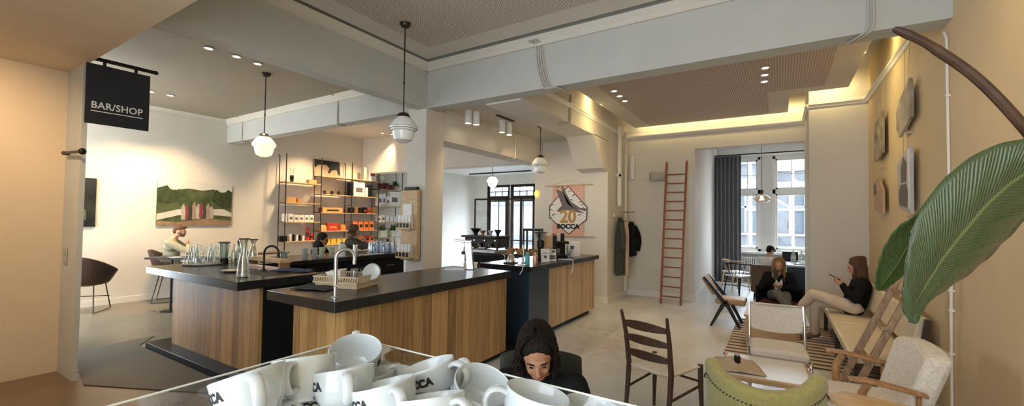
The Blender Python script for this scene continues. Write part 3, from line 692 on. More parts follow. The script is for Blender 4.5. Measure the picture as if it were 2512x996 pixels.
# ---------------------------------------------------------------- cups etc on the back bar
def cup_stack(x, y, n, label0, grp, mt='china', r=.042):
    for i in range(n):
        t = thing('coffee_cup', '%s, %s of its stack' % (label0, ('bottom','second','third','top')[i]), 'cup', (x, y, 1.0+i*.05), random.uniform(0, 6), grp)
        m = MB(); m.lathe([(0,0),(r*.6,0),(r*.65,.004),(r*.95,.035),(r,.058),(r*.93,.058),(r*.86,.03),(0,.008)], 20); m.build('cup_bowl', M[mt], t)
        m = MB(); m.tube(smoothpath([(r*.9,0,.048),(r*1.4,0,.045),(r*1.45,0,.025),(r*.85,0,.018)], 4), .005, 6); m.build('handle', M[mt], t)
M['celadon'] = mat('celadon_glaze', (.62,.66,.50), .25, var=.08)
M['dome'] = glassmat('blue_clear_glass', (.84,.90,.97), mix=.5)
for i, (x, y, m_) in enumerate(((-5.68,3.55,'china'),(-5.62,3.66,'china'),(-5.66,3.80,'celadon'),(-5.60,3.92,'celadon'))):
    cup_stack(x, y, 3, ('white cup by the wooden stand on the black back bar','white cup second from the wooden stand','pale green cup beside the white cups','pale green cup next to the coffee kettle')[i], 'cups on the back bar', m_)
t = thing('moka_pot', 'white coffee pot with lid on the black back bar', 'pot', (-5.62, 4.10, 1.0))
m = MB(); m.lathe([(0,0),(.055,0),(.060,.01),(.052,.06),(.050,.07),(.052,.09),(.040,.18),(.043,.20),(0,.20)], 24); m.build('pot_body', M['whiteplastic'], t)
m = MB(); m.lathe([(.042,.20),(.036,.215),(.012,.225),(.012,.24),(0,.245)], 20); m.build('lid', M['steel'], t)
m = MB(); m.tube(smoothpath([(.045,0,.18),(.09,0,.17),(.10,0,.11),(.06,0,.05)], 5), .007, 6); m.build('handle', M['whiteplastic'], t)
t = thing('steel_flask', 'slim steel flask between the coffee pot and the seated woman in olive', 'flask', (-5.72, 4.42, 1.0))
m = MB(); m.lathe([(0,0),(.035,0),(.035,.15),(.028,.17),(0,.17)], 20); m.build('flask_body', M['steel'], t)
m = MB(); m.lathe([(.028,.17),(.028,.20),(0,.205)], 20); m.build('cap', M['iron'], t)
t = thing('serving_board', 'white serving board with a small creamer on the back bar', 'board', (-5.60, 4.66, 1.0), .1)
m = MB(); m.box(-.07,.07,-.20,.20,0,.014); m.build('board_slab', M['china'], t, bevel=.005)
m = MB(); m.tube([(0,-.20,.007),(0,-.27,.007)], .009, 8); m.build('handle', M['china'], t)
t = thing('creamer', 'small white creamer on the white serving board', 'jug', (-5.60, 4.60, 1.014))
m = MB(); m.lathe([(0,0),(.024,0),(.032,.02),(.026,.045),(.028,.055),(.025,.055),(0,.01)], 20); m.build('jug_body', M['china'], t)
m = MB(); m.tube(smoothpath([(.028,0,.048),(.048,0,.04),(.03,0,.014)], 5), .004, 6); m.build('handle', M['china'], t)
D0 = None
for i, (y, x, s) in enumerate(((4.84,-5.78,1.0),(4.98,-5.70,.95),(5.12,-5.74,1.0),(5.22,-5.62,.75),(4.92,-5.92,1.1),(5.06,-5.95,1.1),(5.25,-5.85,1.0))):
    lab = 'clear glass storage jar in the cluster by the column shelf board'
    tt = thing('glass_jar', lab, 'jar', (x, y, 1.0), 0, 'glass jars on the back bar')
    m = MB(); m.lathe([(0,0),(.06*s,0),(.065*s,.02),(.065*s,.13*s),(.05*s,.16*s),(.046*s,.13*s),(.06*s,.02),(0,.01)], 18); m.build('jar_body', M['dome'], tt)
    m = MB(); m.lathe([(.048*s,.155*s),(.052*s,.16*s),(.05*s,.175*s),(.012,.178*s),(.012,.19*s),(0,.19*s)], 18); m.build('lid', M['dome'], tt)
t = thing('knife_stand', 'wooden stand with a glass carafe next to the white cups', 'stand', (-5.92, 3.20, 1.0))
m = MB(); m.box(-.12,.12,-.28,.20,.09,.11); m.build('top_board', M['wood'], t, bevel=.003)
for ya in (-.26, .16): m = MB(); m.box(-.10,.10,ya,ya+.02,0,.09); m.build('side_board', M['darkwood'], t)
t = thing('glass_pitcher', 'dark glass pitcher at the corner of the back bar', 'jug', (-5.60, 3.20, 1.0))
m = MB(); m.lathe([(0,0),(.045,0),(.05,.01),(.042,.10),(.046,.14),(.042,.14),(.04,.02),(0,.01)], 20); m.build('pitcher_body', M['bottle'], t)
m = MB(); m.tube(smoothpath([(.043,0,.12),(.08,0,.115),(.08,0,.05),(.046,0,.03)], 5), .006, 6); m.build('handle', M['bottle'], t)
# ---------------------------------------------------------------- goods on the service counter
def book_like(name, label, cat, loc, rz, sx, sy, sz, mt, group=None, face=None):
    t = thing(name, label, cat, loc, rz, group)
    m = MB(); m.box(-sx/2, sx/2, -sy/2, sy/2, 0, sz); m.build('carton', M[mt], t, bevel=.002)
    return t
t = thing('gooseneck_kettle', 'steel gooseneck kettle on a black stand beside the blue tins', 'kettle', (-3.12, 4.95, 1.0), .4)
m = MB(); m.lathe([(0,.012),(.055,.012),(.062,.02),(.045,.10),(.03,.115),(0,.118)], 24); m.build('kettle_body', M['steel'], t)
m = MB(); m.tube(smoothpath([(-.05,0,.03),(-.09,0,.05),(-.085,0,.09),(-.12,0,.115)], 5), .006, 8); m.build('spout', M['steel'], t)
m = MB(); m.tube(smoothpath([(.03,0,.11),(.085,0,.12),(.095,0,.06)], 5), .008, 8); m.build('handle', M['iron'], t)
m = MB(); m.box(-.09,.09,-.08,.08,0,.012); m.build('hot_plate', M['iron'], t, bevel=.003)
for i, (x, y, mt, lab) in enumerate(((-2.84,4.92,'teal','teal bottle on the counter corner beside the kettle'),(-2.90,5.02,'teal','teal bottle behind the one at the counter corner'),(-2.80,5.06,'copper','copper coloured bottle beside the teal bottles'))):
    t = thing('thermal_bottle', lab, 'bottle', (x, y, 1.0), 0, 'thermal bottles on the service counter')
    m = MB(); m.lathe([(0,0),(.030,0),(.031,.01),(.031,.10),(.022,.125),(0,.125)], 20); m.build('bottle_body', M[mt], t)
    m = MB(); m.lathe([(.022,.125),(.022,.155),(.0,.157)], 16); m.build('cap', M[mt], t)
def leaflet(label, loc, rz, wd, ht, blocks):
    t = thing('leaflet_stand', label, 'leaflet', loc, rz, 'leaflets on the service counter', rot=(-.12, 0, rz))
    m = MB(); m.box(-wd/2, wd/2, -.004, .004, 0, ht); m.build('card_sheet', M['paper'], t)
    m = MB(); m.box(-wd/2, wd/2, -.03, .03, 0, .006); m.build('foot', M['whiteplastic'], t)
    m = MB()
    for (a, b, c, d) in blocks: m.box(a*wd-wd/2, b*wd-wd/2, -.006, -.004, c*ht, d*ht)
    m.build('printing', M['inkgrey'], t)
leaflet('white leaflet card with a small printed crest beside the copper bottle', (-2.80, 5.36, 1.0), .9, .13, .19, ((.35,.65,.3,.5),(.2,.8,.62,.65),(.3,.7,.70,.72)))
leaflet('white leaflet card with a dark diagonal picture', (-2.80, 5.56, 1.0), .9, .14, .17, ((.1,.9,.15,.5),(.5,.9,.72,.92)))
t = thing('coffee_box', 'white carton with a dark blue stamp at the far end of the service counter', 'box', (-2.86, 6.45, 1.0), .75)
m = MB(); m.box(-.10,.10,-.045,.045,0,.24); m.build('carton', M['paper'], t, bevel=.003)
m = MB(); m.box(-.065,-.005,-.047,-.045,.13,.18); m.build('stamp', M['bluecloth'], t)
# on demand grinder
t = thing('coffee_grinder', 'black coffee grinder with a clear bean hopper and oak side on the counter', 'grinder', (-3.02, 5.62, 1.0), .9)
m = MB(); m.box(-.07,.07,-.09,.09,0,.03); m.build('base', M['iron'], t, bevel=.005)
m = MB(); m.lathe([(0,.03),(.04,.03),(.04,.17),(.055,.19),(.055,.27),(.05,.29),(0,.29)], 20); m.build('motor_body', M['iron'], t)
m = MB(); m.lathe([(.04,.29),(.09,.40),(.092,.405),(.088,.40),(.036,.29)], 20); m.build('bean_hopper', M['dome'], t)
m = MB(); m.lathe([(.0,.405),(.094,.405),(.094,.415),(0,.42)], 20); m.build('hopper_lid', M['iron'], t)
m = MB(); m.cyl((0,-.05,.15),(0,-.14,.14), .014, n=8); m.build('handle', M['iron'], t)
t = thing('oak_cabinet', 'upright oak and slate panel box behind the leaflets', 'cabinet', (-2.98, 5.82, 1.0), .9)
m = MB(); m.box(-.075,.02,-.09,.09,0,.36); m.build('oak_side', M['palewood'], t, bevel=.003)
m = MB(); m.box(.02,.085,-.095,.09,0,.36); m.build('slate_side', M['navy'], t, bevel=.003)
t = thing('coffee_brewer', 'black filter coffee brewer with cups on its top at the banner end', 'brewer', (-3.02, 6.20, 1.0), .8)
m = MB(); m.box(-.13,.13,-.10,.10,0,.04); m.build('base', M['iron'], t, bevel=.005)
m = MB(); m.box(-.13,.13,.0,.10,.04,.22); m.build('body', M['iron'], t, bevel=.005)
m = MB(); m.box(-.15,.15,-.11,.11,.22,.26); m.build('top_housing', M['iron'], t, bevel=.005)
m = MB(); m.lathe([(0,.045),(.055,.045),(.06,.06),(.05,.15),(0,.16)], 20, c=(-.03,-.045,0)); m.build('glass_jug', M['dome'], t)
for i, (dx, mt, lab) in enumerate(((-.06,'gold','ochre paper cup stack on top of the black brewer'),(.0,'paper','white paper cup stack on top of the black brewer'),(.08,'iron','black tin on top of the black brewer'))):
    t = thing('cup_stack' if i < 2 else 'coffee_tin', lab, 'cup' if i < 2 else 'tin', (-3.02+dx*.7, 6.20+dx*.72, 1.26))
    m = MB(); m.lathe([(0,0),(.034,0),(.034,.004),(.030,.10),(.031,.115),(0,.116)], 18); m.build('cup_body', M[mt], t)
    m = MB(); m.lathe([(.031,.112),(.035,.114),(.035,.121),(.031,.123)], 18); m.build('rim_band', M[mt], t)
t = thing('potted_sprig', 'small plant sprig in a glass by the white carton', 'plant', (-2.82, 6.20, 1.0))
m = MB(); m.lathe([(0,0),(.03,0),(.035,.08),(.032,.08),(.027,.01),(0,.008)], 16); m.build('glass_pot', M['dome'], t)
m = MB()
for i in range(9):
    a = i*2.4; m.tube(smoothpath([(0,0,.02),(.02*math.cos(a),.02*math.sin(a),.09),(.06*math.cos(a),.06*math.sin(a),.13+.01*(i%4))], 4), [.002]*8+[.004], 5)
m.build('sprig_stems', M['leafgreen'], t)
o = MB(); o.tube(smoothpath([(-2.82,5.80,1.008),(-2.70,5.86,1.010),(-2.645,5.90,1.006),(-2.628,5.92,.97),(-2.63,5.92,.86),(-2.66,5.91,.80)], 6), .007, 8)
tag(o.build('power_cable', M['whiteplastic']), 'white cable hanging over the front of the pale oak counter', 'cable')
o = MB(); o.tube(smoothpath([(-2.95,4.84,1.008),(-2.84,4.78,1.008),(-2.80,4.74,1.006),(-2.76,4.672,1.0),(-2.77,4.665,.95),(-2.80,4.66,.90)], 6), .006, 8)
tag(o.build('power_cable', M['whiteplastic']), 'white cable trailing from the kettle over the counter end', 'cable')
# ---------------------------------------------------------------- espresso machine on the dark bench
t = thing('espresso_machine', 'black espresso machine seen behind the column', 'coffee machine', (-5.15, 7.2, .92), 0)
m = MB(); m.box(-.42,.42,-.18,.24,.10,.30); m.build('body', M['iron'], t, bevel=.012)
m = MB(); m.box(-.40,.40,-.26,.22,.0,.06); m.build('drip_tray', M['steel'], t, bevel=.006)
m = MB(); m.box(-.44,.44,-.28,.24,.30,.34); m.build('cup_rail', M['iron'], t, bevel=.006)
for x in (-.26, 0, .26):
    m = MB(); m.lathe([(0,.20),(.035,.20),(.035,.12),(.03,.11),(0,.11)], 16, c=(x,-.22,0)); m.build('group_head', M['chrome'], t)
    m = MB(); m.cyl((x,-.24,.12),(x,-.40,.10), .014, n=8); m.build('portafilter', M['iron'], t)
    m = MB(); m.lathe([(0,0),(.018,0),(.018,.012),(0,.014)], 12); q = m.build('dial', M['chrome'], t); q.location = (x+.1,-.19,.24); q.rotation_euler = (PI/2,0,0)
m = MB(); m.tube([(-.40,-.18,.06),(-.40,-.18,.12)], .02, 8); m.tube([(.40,-.18,.06),(.40,-.18,.12)], .02, 8); m.build('foot', M['iron'], t)
def bowl(x, y, z, r, h, mt, lab, name='dripper'):
    t = thing(name, lab, 'dripper', (x, y, z), 0, 'drippers on the espresso machine')
    m = MB(); m.lathe([(0,0),(r*.35,0),(r*.35,h*.3),(r,h),(r*.95,h),(r*.3,h*.35),(0,h*.32)], 20); m.build('cone', M[mt], t)
    m = MB(); m.lathe([(r*.96,h*.96),(r*1.08,h),(r*.96,h*1.03)], 20); m.build('rim_band', M[mt], t)
bowl(-5.42,7.2,1.26,.12,.14,'iron','wide black dripper on the machine, next to the column')
bowl(-5.20,7.15,1.26,.07,.10,'bread','brown ceramic dripper in the middle of the machine top')
bowl(-5.05,7.22,1.26,.06,.10,'china','white ceramic dripper on the machine')
bowl(-4.86,7.2,1.26,.08,.12,'iron','black funnel dripper at the machine end by the window')
for i, (x, y) in enumerate(((-4.52,7.15),(-4.35,7.25),(-4.20,7.12),(-4.06,7.24))):
    m = MB(); rr = random.Random(i)
    for k in range(6): m.ell((rr.uniform(-.07,.07), rr.uniform(-.05,.05), .035+.03*(k//3)), (.05,.035,.03), 10, 6)
    t = thing('bread_basket', ('basket of rolls beside the espresso machine','basket of pastry second from the espresso machine','basket of pastry third from the espresso machine','basket of rolls at the end of the dark bench')[i], 'basket', (x, y, .92), 0, 'baskets on the dark bench')
    m2 = MB(); m2.lathe([(0,0),(.07,0),(.10,.07),(.096,.07),(.066,.006),(0,.006)], 18); m2.build('bowl', M['card'], t)
    q = m.build('pastry', M['bread'], t, smooth=60); q.location = (0,0,.02); q['kind'] = 'stuff'
for i, x in enumerate((-5.42, -5.30, -5.18, -5.02, -4.90, -4.76)):
    t = thing('milk_carton', 'white carton on the low shelf of the dark bench', 'carton', (x, 6.90, .53), .1*i, 'cartons on the low bench shelf')
    m = MB(); m.box(-.045,.045,-.04,.04,0,.16); m.prism([(-.04,.16),(.04,.16),(0,.20)], (-.045,.045), lambda a,b,c:(c,a,b)); m.build('carton_body', M['paper'], t)
# tall wall machine (black framed cooler) between bench and grinder
t = thing('glass_cooler', 'black framed glass display case beside the coffee grinder', 'display case', (-3.70, 6.60, 0), .3)
m = MB()
for x in (-.14,.14):
    for y in (-.14,.14): m.box(x-.015,x+.015,y-.015,y+.015,.02,1.42)
m.box(-.155,.155,-.155,.155,1.40,1.44); m.box(-.155,.155,-.155,.155,.9,.93); m.build('frame', M['iron'], t)
m = MB(); m.box(-.14,.14,-.145,-.140,.93,1.40); m.build('glass_front', M['glass'], t)
m = MB(); m.box(-.155,.155,-.155,.155,0,.9); m.build('base_cabinet', M['black'], t)
# ================================================================ shop shelves on the warm wall
SX, SXB = -9.75, -10.085
ys = [5.58, 6.485, 7.39, 8.295, 9.20]
t = thing('shelving_unit', 'black iron shelving unit with pale wooden shelves full of coffee goods', 'shelves', (-9.92, 7.39, 0))
L0 = (-9.92, 7.39)
for i, y in enumerate(ys):
    m = MB(); m.tube([(SX+9.92, y-7.39, 0), (SX+9.92, y-7.39, 3.08)], .012, 8); m.build('front_post', M['iron'], t)
    m = MB(); m.tube([(SXB+.05+9.92, y-7.39, 0), (SXB+.05+9.92, y-7.39, 3.0), (SXB+.045+9.92, y-7.39, 3.05), (SXB+9.92-.01, y-7.39, 3.065)], .010, 8); m.build('rear_post', M['iron'], t)
    m = MB()
    for z in ((2.41,1.92,1.47,1.01) if i in (0,4) else (2.63,2.41,2.17,1.92,1.71,1.47,1.24,1.01)): m.cyl((SX+9.92, y-7.39, z), (SXB+.05+9.92, y-7.39, z), .007, n=6)
    m.build('cross_bar', M['iron'], t)
shelf_z = {}
for i in range(4):
    zs = (2.42,1.93,1.475,1.015) if i == 0 else ((2.43,1.94,1.47,1.03) if i == 3 else (2.64,2.18,1.715,1.245))
    for z in zs:
        m = MB(); m.box(-10.06+9.92, -9.745+9.92, ys[i]+.006-7.39, ys[i+1]-.006-7.39, z-.02, z); m.build('shelf_board', M['palewood'], t, bevel=.002)
GO = 'goods on the iron shelves'
def pack(bay, z, u, sx, sy, sz, mt, label, name='coffee_box', cat='box', shape='box', x=-9.86, band=None, grp=GO):
    y = ys[bay] + u*(ys[bay+1]-ys[bay])
    t = thing(name, label, cat, (x, y, z), random.uniform(-.08,.08), grp)
    m = MB()
    if shape == 'box': m.box(-sx/2,sx/2,-sy/2,sy/2,0,sz); m.build('carton', M[mt], t, bevel=.003)
    elif shape == 'bag':
        m.prism([(-sx/2,0),(sx/2,0),(sx*.45,sz*.6),(sx*.08,sz*.95),(sx*.08,sz),(-sx*.08,sz),(-sx*.08,sz*.95),(-sx*.45,sz*.6)], (-sy/2,sy/2), lambda a,b,c:(a,c,b)); m.build('bag_body', M[mt], t, bevel=.004)
    elif shape == 'tin':
        m.lathe([(0,0),(sy/2,0),(sy/2,sz*.86),(sy*.46,sz*.9),(sy*.46,sz),(0,sz)], 18); m.build('tin_body', M[mt], t)
    if band:
        m = MB()
        if shape == 'tin': m.lathe([(sy/2+.001,sz*.3),(sy/2+.001,sz*.6),(sy/2-.004,sz*.6),(sy/2-.004,sz*.3)], 18)
        else: m.box(sx/2-.003, sx/2+.002, -sy*.3, sy*.3, sz*.3, sz*.62)
        m.build('label_print', M[band], t)
    return t
# bay 1
t = thing('syphon_brewer', 'tall glass coffee syphon on the top shelf of the first bay', 'brewer', (-9.86, 5.78, 2.42), 0, GO)
m = MB(); m.lathe([(0,0),(.05,0),(.05,.02),(.03,.04),(.045,.07),(.045,.16),(0,.17)], 20); m.build('base', M['iron'], t)
m = MB(); m.lathe([(.04,.17),(.048,.19),(.048,.34),(.046,.34),(.046,.19)], 20); m.build('glass_tube', M['glass'], t)
pack(0,2.42,.78,.12,.20,.10,'card','kraft box at the end of the top shelf, first bay')
for k,u in enumerate((.33,.47,.61)):
    pack(0,2.42,u,.06,.07,.06,'glass',('small clear glass next to the syphon','small clear glass between syphon and kraft box','small clear glass next to the kraft box')[k],'espresso_glass','glass','tin')
pack(0,1.93,.20,.12,.20,.13,'card','plain kraft box on the second shelf, first bay')
pack(0,1.93,.42,.10,.10,.11,'gold','round ochre packet beside the plain kraft box','coffee_packet','packet','tin')
pack(0,1.475,-.05+.10,.06,.10,.19,'whiteplastic','pale translucent canister at the post, third shelf','canister','canister')
for k in range(5): pack(0,1.475,.20+.145*k,.10,.115,.17+.02*(k==0),'paper','white carton %s on the third shelf, first bay' % ('beside the canister','second along','third along','fourth along','fifth along')[k],'coffee_box','box','box',band='inkgrey')
pack(0,1.015,.02,.12,.16,.13,'black','black box at the foot of the first post','coffee_box')
for k in range(5): pack(0,1.015,.22+.09*k,.06,.058,.17-.012*k,('paper','black','paper','black','paper')[k],'slim %s canister %s on the bottom shelf, first bay' % (('white','black','white','black','white')[k], ('by the black box','second','third','fourth','by the red flasks')[k]),'canister','canister','tin')
for k in range(2): pack(0,1.015,.70+.11*k,.07,.075,(.34,.19)[k],'red',('tall red flask on the bottom shelf, first bay','short red flask on the bottom shelf, first bay')[k],'red_flask','flask','tin',band='burgundy')
# framed painting leaning on top of bay 2
t = thing('framed_picture', 'dark print of an animal leaning on the top shelf between iron posts', 'picture', (-10.0, 6.86, 2.64), 0, rot=(0, -.10, 0))
m = MB(); m.box(-.012,.0,-.40,.34,0,.44); m.build('picture_panel', M['linen'], t, bevel=.002)
def onyz(poly, d0, d1): return MB().prism(poly, (d0, d1), lambda a,b,c:(c,a,b))
onyz([(-.40,.44),(.34,.44),(.34,.06),(.28,.10),(.24,.22),(.10,.20),(.02,.10),(-.02,.12),(.03,.24),(-.06,.33),(-.20,.31),(-.30,.30),(-.37,.22),(-.40,.26)], .0, .004).build('animal_print', M['ink'], t)
# bay 2/3 row 2
for k,u in enumerate((.18,.42,.64,.88)): pack(1,2.18,u,.07,.075,.10,'iron','small black lidded jar, %s along the second shelf of the second bay' % ('first','second','third','fourth')[k],'spice_jar','jar','tin',band='glass')
pack(2,2.18,-.02+.06,.10,.14,.36,'black','tall black carton behind the white machine box')
pack(2,2.18,.30,.14,.36,.38,'paper','big white machine box with a printed outline, second shelf','machine_box','box','box',band='inkgrey')
pack(2,2.18,.60,.08,.09,.26,'paper','white bottle box beside the big machine box')
pack(2,2.18,.74,.12,.14,.34,'black','black grinder on the second shelf at the bay end','hand_grinder','grinder','tin')
pack(2,2.64,.80,.14,.24,.46,'paper','tall white machine box with red print on the top shelf','machine_box','box','box',band='red')
pack(2,2.64,.52,.12,.10,.36,'greypl','grey carton beside the tall white machine box')
# row 3
pack(1,1.715,.42,.12,.60,.13,'card','long kraft box with a printed name, third shelf','long_box','box','box',band='ink')
pack(1,1.715,.10,.10,.10,.12,'burgundy','dark red box at the end of the long kraft box')
for k in range(5): pack(2,1.715,-.06+.13+.16*k,.10,.12,.15+.02*(k%2),('black','bread','black','black','red')[k],'%s packet, %s along the third shelf of the third bay' % (('black','brown','black','black','red')[k],('first','second','third','fourth','fifth')[k]),'coffee_packet','packet','box',band=(None,None,None,'red','ink')[k])
pack(2,1.715,.92,.10,.10,.17,'bread','brown packet at the last post of the third bay','coffee_packet','packet')
# row 4
pack(1,1.245,.16,.10,.16,.15,'card','kraft pouch on the fourth shelf of the second bay','coffee_bag','bag','bag')
pack(1,1.245,.45,.10,.32,.20,'red','wide red box on the fourth shelf','coffee_box','box','box',band='orange')
pack(1,1.245,.80,.10,.14,.16,'orange','orange pouch beside the wide red box','coffee_bag','bag','bag')
for k in range(4): pack(2,1.245,.22+.20*k,.09,.15,.27,'orange','orange coffee bag, %s from the seated woman on the fourth shelf' % ('first','second','third','fourth')[k],'coffee_bag','bag','bag',band='ink')
for k in range(3): pack(2,.90,.48+.18*k,.09,.15,.20,'orange' if k != 1 else 'red','%s coffee bag, %s along the low shelf' % (('orange','red','orange')[k],('first','second','third')[k]),'coffee_bag','bag','bag',band='ink')
for k in range(4): pack(1,.90,.30+.18*k,.09,.13,.14,'yellow','yellow packet, %s along the low shelf under the red box' % ('first','second','third','fourth')[k],'coffee_packet','packet')
m = MB(); m.box(-10.06+9.92, -9.745+9.92, ys[1]+.006-7.39, ys[3]-.006-7.39, .88, .90); m.build('shelf_board', M['palewood'], bpy.data.objects['shelving_unit'], bevel=.002)
# bay 4
t = thing('glass_urn', 'tall grey trophy urn on the top shelf of the last bay', 'urn', (-9.90, 8.48, 2.43), 0, GO)
m = MB(); m.lathe([(0,0),(.09,0),(.09,.02),(.05,.05),(.03,.13),(.035,.16),(.10,.26),(.115,.36),(.09,.40),(0,.41)], 24); m.build('urn_bowl', M['celadon'], t)
m = MB(); m.lathe([(.10,.40),(.07,.45),(.02,.50),(.025,.54),(.012,.58),(0,.59)], 20); m.build('lid', M['celadon'], t)
for s in (-1,1):
    m = MB(); m.tube(smoothpath([(0,s*.10,.37),(0,s*.17,.36),(0,s*.16,.27),(0,s*.08,.23)], 4), .01, 6); m.build('handle', M['celadon'], t)
for k,(u,s) in enumerate(((.12,1),(.34,1.15),(.52,.9))): pack(3,2.43,u,.12,.17*s,.16*s,'burgundy','dark red round tin %s the urn' % ('below','beside','farther along from')[k],'coffee_tin','tin','tin',x=-9.80)
t = thing('potted_plant', 'bushy green plant hanging over the top shelf end', 'plant', (-9.84, 9.0, 2.43), 0)
m = MB(); m.lathe([(0,0),(.07,0),(.09,.12),(.085,.12),(.065,.01),(0,.01)], 18); m.build('pot', M['linen'], t)
m = MB(); rr = random.Random(4)
for k in range(90):
    a = rr.uniform(0, 2*PI); e = rr.uniform(-.2, 1.3); L_ = rr.uniform(.10, .20)
    d = Vector((math.cos(a)*math.cos(e), math.sin(a)*math.cos(e), math.sin(e))); b = Vector((0,0,.13)) + d*.04; c = b + d*L_ + Vector((0,0,-.05)); s_ = d.cross(Vector((0,0,1))).normalized()*.018
    m.add([b, b+d*L_*.5+s_, c, b+d*L_*.5-s_], [(0,1,2,3)])
m.build('foliage', M['leafgreen'], t, solid=.002)
for k in range(3): pack(3,1.94,.12+.16*k,.12,(.17,.10,.12)[k],(.34,.36,.30)[k],'paper','white printed coffee box, %s along the second shelf of the last bay' % ('first','second','third')[k],band='inkgrey')
pack(3,1.94,.72,.14,.36,.44,'paper','large white box with round dark prints at the last bay','machine_box','box','box',band='inkgrey')
for k in range(5): pack(3,1.47,.10+.17*k,.10,.13,(.19,.22,.20,.17,.17)[k],'paper','white carton, %s along the third shelf of the last bay' % ('first','second','third','fourth','fifth')[k],band='inkgrey' if k < 2 else None)
for k in range(2):
    t = thing('potted_plant', ('dark leafy plant in a printed pot on the low shelf, by the seated woman','dark leafy plant in a printed pot on the low shelf, by the column')[k], 'plant', (-9.80, 8.50+.40*k, 1.03), 0, 'potted plants on the low shelf')
    m = MB(); m.box(-.08,.08,-.11,.11,0,.20); m.build('pot', M['celadon'], t, bevel=.01)
    m = MB(); rr = random.Random(k)
    for j in range(60):
        a = rr.uniform(0, 2*PI); e = rr.uniform(.1, 1.4); L_ = rr.uniform(.12, .24)
        d = Vector((math.cos(a)*math.cos(e), math.sin(a)*math.cos(e), math.sin(e))); b = Vector((0,0,.18)); c = b+d*L_; s_ = d.cross(Vector((0,0,1))).normalized()*.025
        m.add([b, b+d*L_*.5+s_, c, b+d*L_*.5-s_], [(0,1,2,3)])
    m.build('foliage', M['leafgreen'], t, solid=.002)
for k in range(6): pack(3,.60,.08+.15*k,.08,.09,.36-.03*(k%3),('card','greypl','celadon','iron','celadon','linen')[k],'slim %s canister on the floor-side ledge, %s in the row' % (('kraft','grey','green','black','green','sand')[k],('first','second','third','fourth','fifth','last')[k]),'canister','canister','tin')
m = MB(); m.box(-10.06+9.92, -9.745+9.92, ys[3]+.006-7.39, ys[4]-.006-7.39, .58, .60); m.build('shelf_board', M['palewood'], bpy.data.objects['shelving_unit'], bevel=.002)
# ================================================================ pictures, sign, small wall things
t = thing('framed_photograph', 'wide landscape photograph of a group of people standing outdoors', 'picture', (-10.098, 3.92, 1.82), 0)
W2, H2 = .655, .425
m = MB(); m.box(0,.03,-W2,W2,-H2,H2); m.build('print_panel', mat('photo_base', (.10,.12,.05), .5, col2=(.035,.05,.02), scale=7), t)
def P2(name, polys, mt, d):
    m = MB()
    for p in polys: m.prism(p, (.03, .03+d), lambda a,b,c:(c,a,b))
    return m.build(name, mt, t)
P2('sky_strip', [[(-W2,H2),(W2,H2),(W2,.30),(.45,.27),(.30,.33),(.10,.29),(-.15,.32),(-.35,.28),(-W2,.30)]], mat('photo_sky', (.62,.62,.58), .5, var=.05), .0008)
P2('path_strip', [[(-W2,-.20),(-.30,-.10),(.50,-.08),(W2,-.16),(W2,-.24),(.2,-.2),(-.3,-.22),(-W2,-.32)]], mat('photo_water', (.55,.52,.45), .5, var=.1), .0010)
P2('ground_strip', [[(-W2,-H2),(W2,-H2),(W2,-.33),(.2,-.28),(-.3,-.36),(-W2,-.33)]], mat('photo_ground', (.26,.17,.10), .6, var=.25, scale=10), .0012)
fr_ = random.Random(3)
cl = [mat('figure_a', (.40,.36,.32), .6), mat('figure_b', (.22,.05,.05), .6), mat('figure_c', (.05,.045,.04), .6), mat('figure_d', (.30,.22,.16), .6)]
for i in range(9):
    yc = -.22 + .062*i + fr_.uniform(-.01,.01); h = .30 + fr_.uniform(-.05,.05); zb = -.30 + fr_.uniform(-.03,.03); wd = .036
    P2('printed_figure', [[(yc-wd,zb),(yc+wd,zb),(yc+wd*.9,zb+h*.5),(yc+wd*1.1,zb+h*.8),(yc+wd*.4,zb+h*.86),(yc+wd*.45,zb+h*1.0),(yc-wd*.45,zb+h*1.0),(yc-wd*.4,zb+h*.86),(yc-wd*1.1,zb+h*.8),(yc-wd*.9,zb+h*.5)]], cl[i % 4], .0015+.0002*i)
_tm = mat('photo_trees', (.035,.05,.018), .6, var=.4, scale=12)
P2('printed_trees', [[(-W2,.30),(-.5,.36),(-.42,.25),(-.30,.30),(-.2,.18),(-.3,.05),(-.5,.0),(-W2,.02)]], _tm, .0009)
P2('printed_trees', [[(.25,.10),(.35,.33),(.48,.24),(.58,.34),(W2,.28),(W2,-.05),(.5,-.08)]], _tm, .0009)
t = thing('framed_photograph', 'very dark tall photograph hung by the grey pier', 'picture', (-10.098, 2.17, 1.80), 0)
m = MB(); m.box(0,.03,-.24,.24,-.42,.42); m.build('print_panel', mat('dark_photo', (.03,.03,.025), .5, col2=(.008,.008,.008), scale=4), t)
m = MB(); m.box(.03,.032,-.10,.12,-.30,-.12); m.build('pale_patch', mat('dark_photo_patch', (.09,.10,.06), .5, var=.4, scale=20), t)
# hanging sign
t = thing('hanging_sign', 'square black sign reading BAR and SHOP on an iron bar', 'sign', (-5.60, 1.235, 3.105), 0)
m = MB(); m.box(-.008,.008,.0,.487,-.632,-.052); pn = m.build('sign_panel', mat('sign_slate', (.014,.017,.024), .5, var=.1), t, bevel=.002)
m = MB(); m.tube([(0,.012,0),(0,.53,0)], .019, 10); m.ell((0,.535,0), (.022,.022,.022), 12, 8); m.build('bracket_bar', M['iron'], t)
for y in (.13,.37):
    m = MB(); m.box(-.006,.006,y-.012,y+.012,-.055,.0); m.build('hanger', M['iron'], t)
vs_, fs_ = text_mesh('BAR/SHOP', .092, .0015, 1.0, .0015, 1.05)
mx_ = .197/max(abs(v[0]) for v in vs_); vs_ = [(v[0]*mx_, v[1], v[2]) for v in vs_]
m = MB(Matrix(((0,0,1,.0095),(1,0,0,.236),(0,1,0,-.452),(0,0,0,1)))); m.add(vs_, fs_); m.box(-.197,.197,-.060,-.052,-.001,.0015)
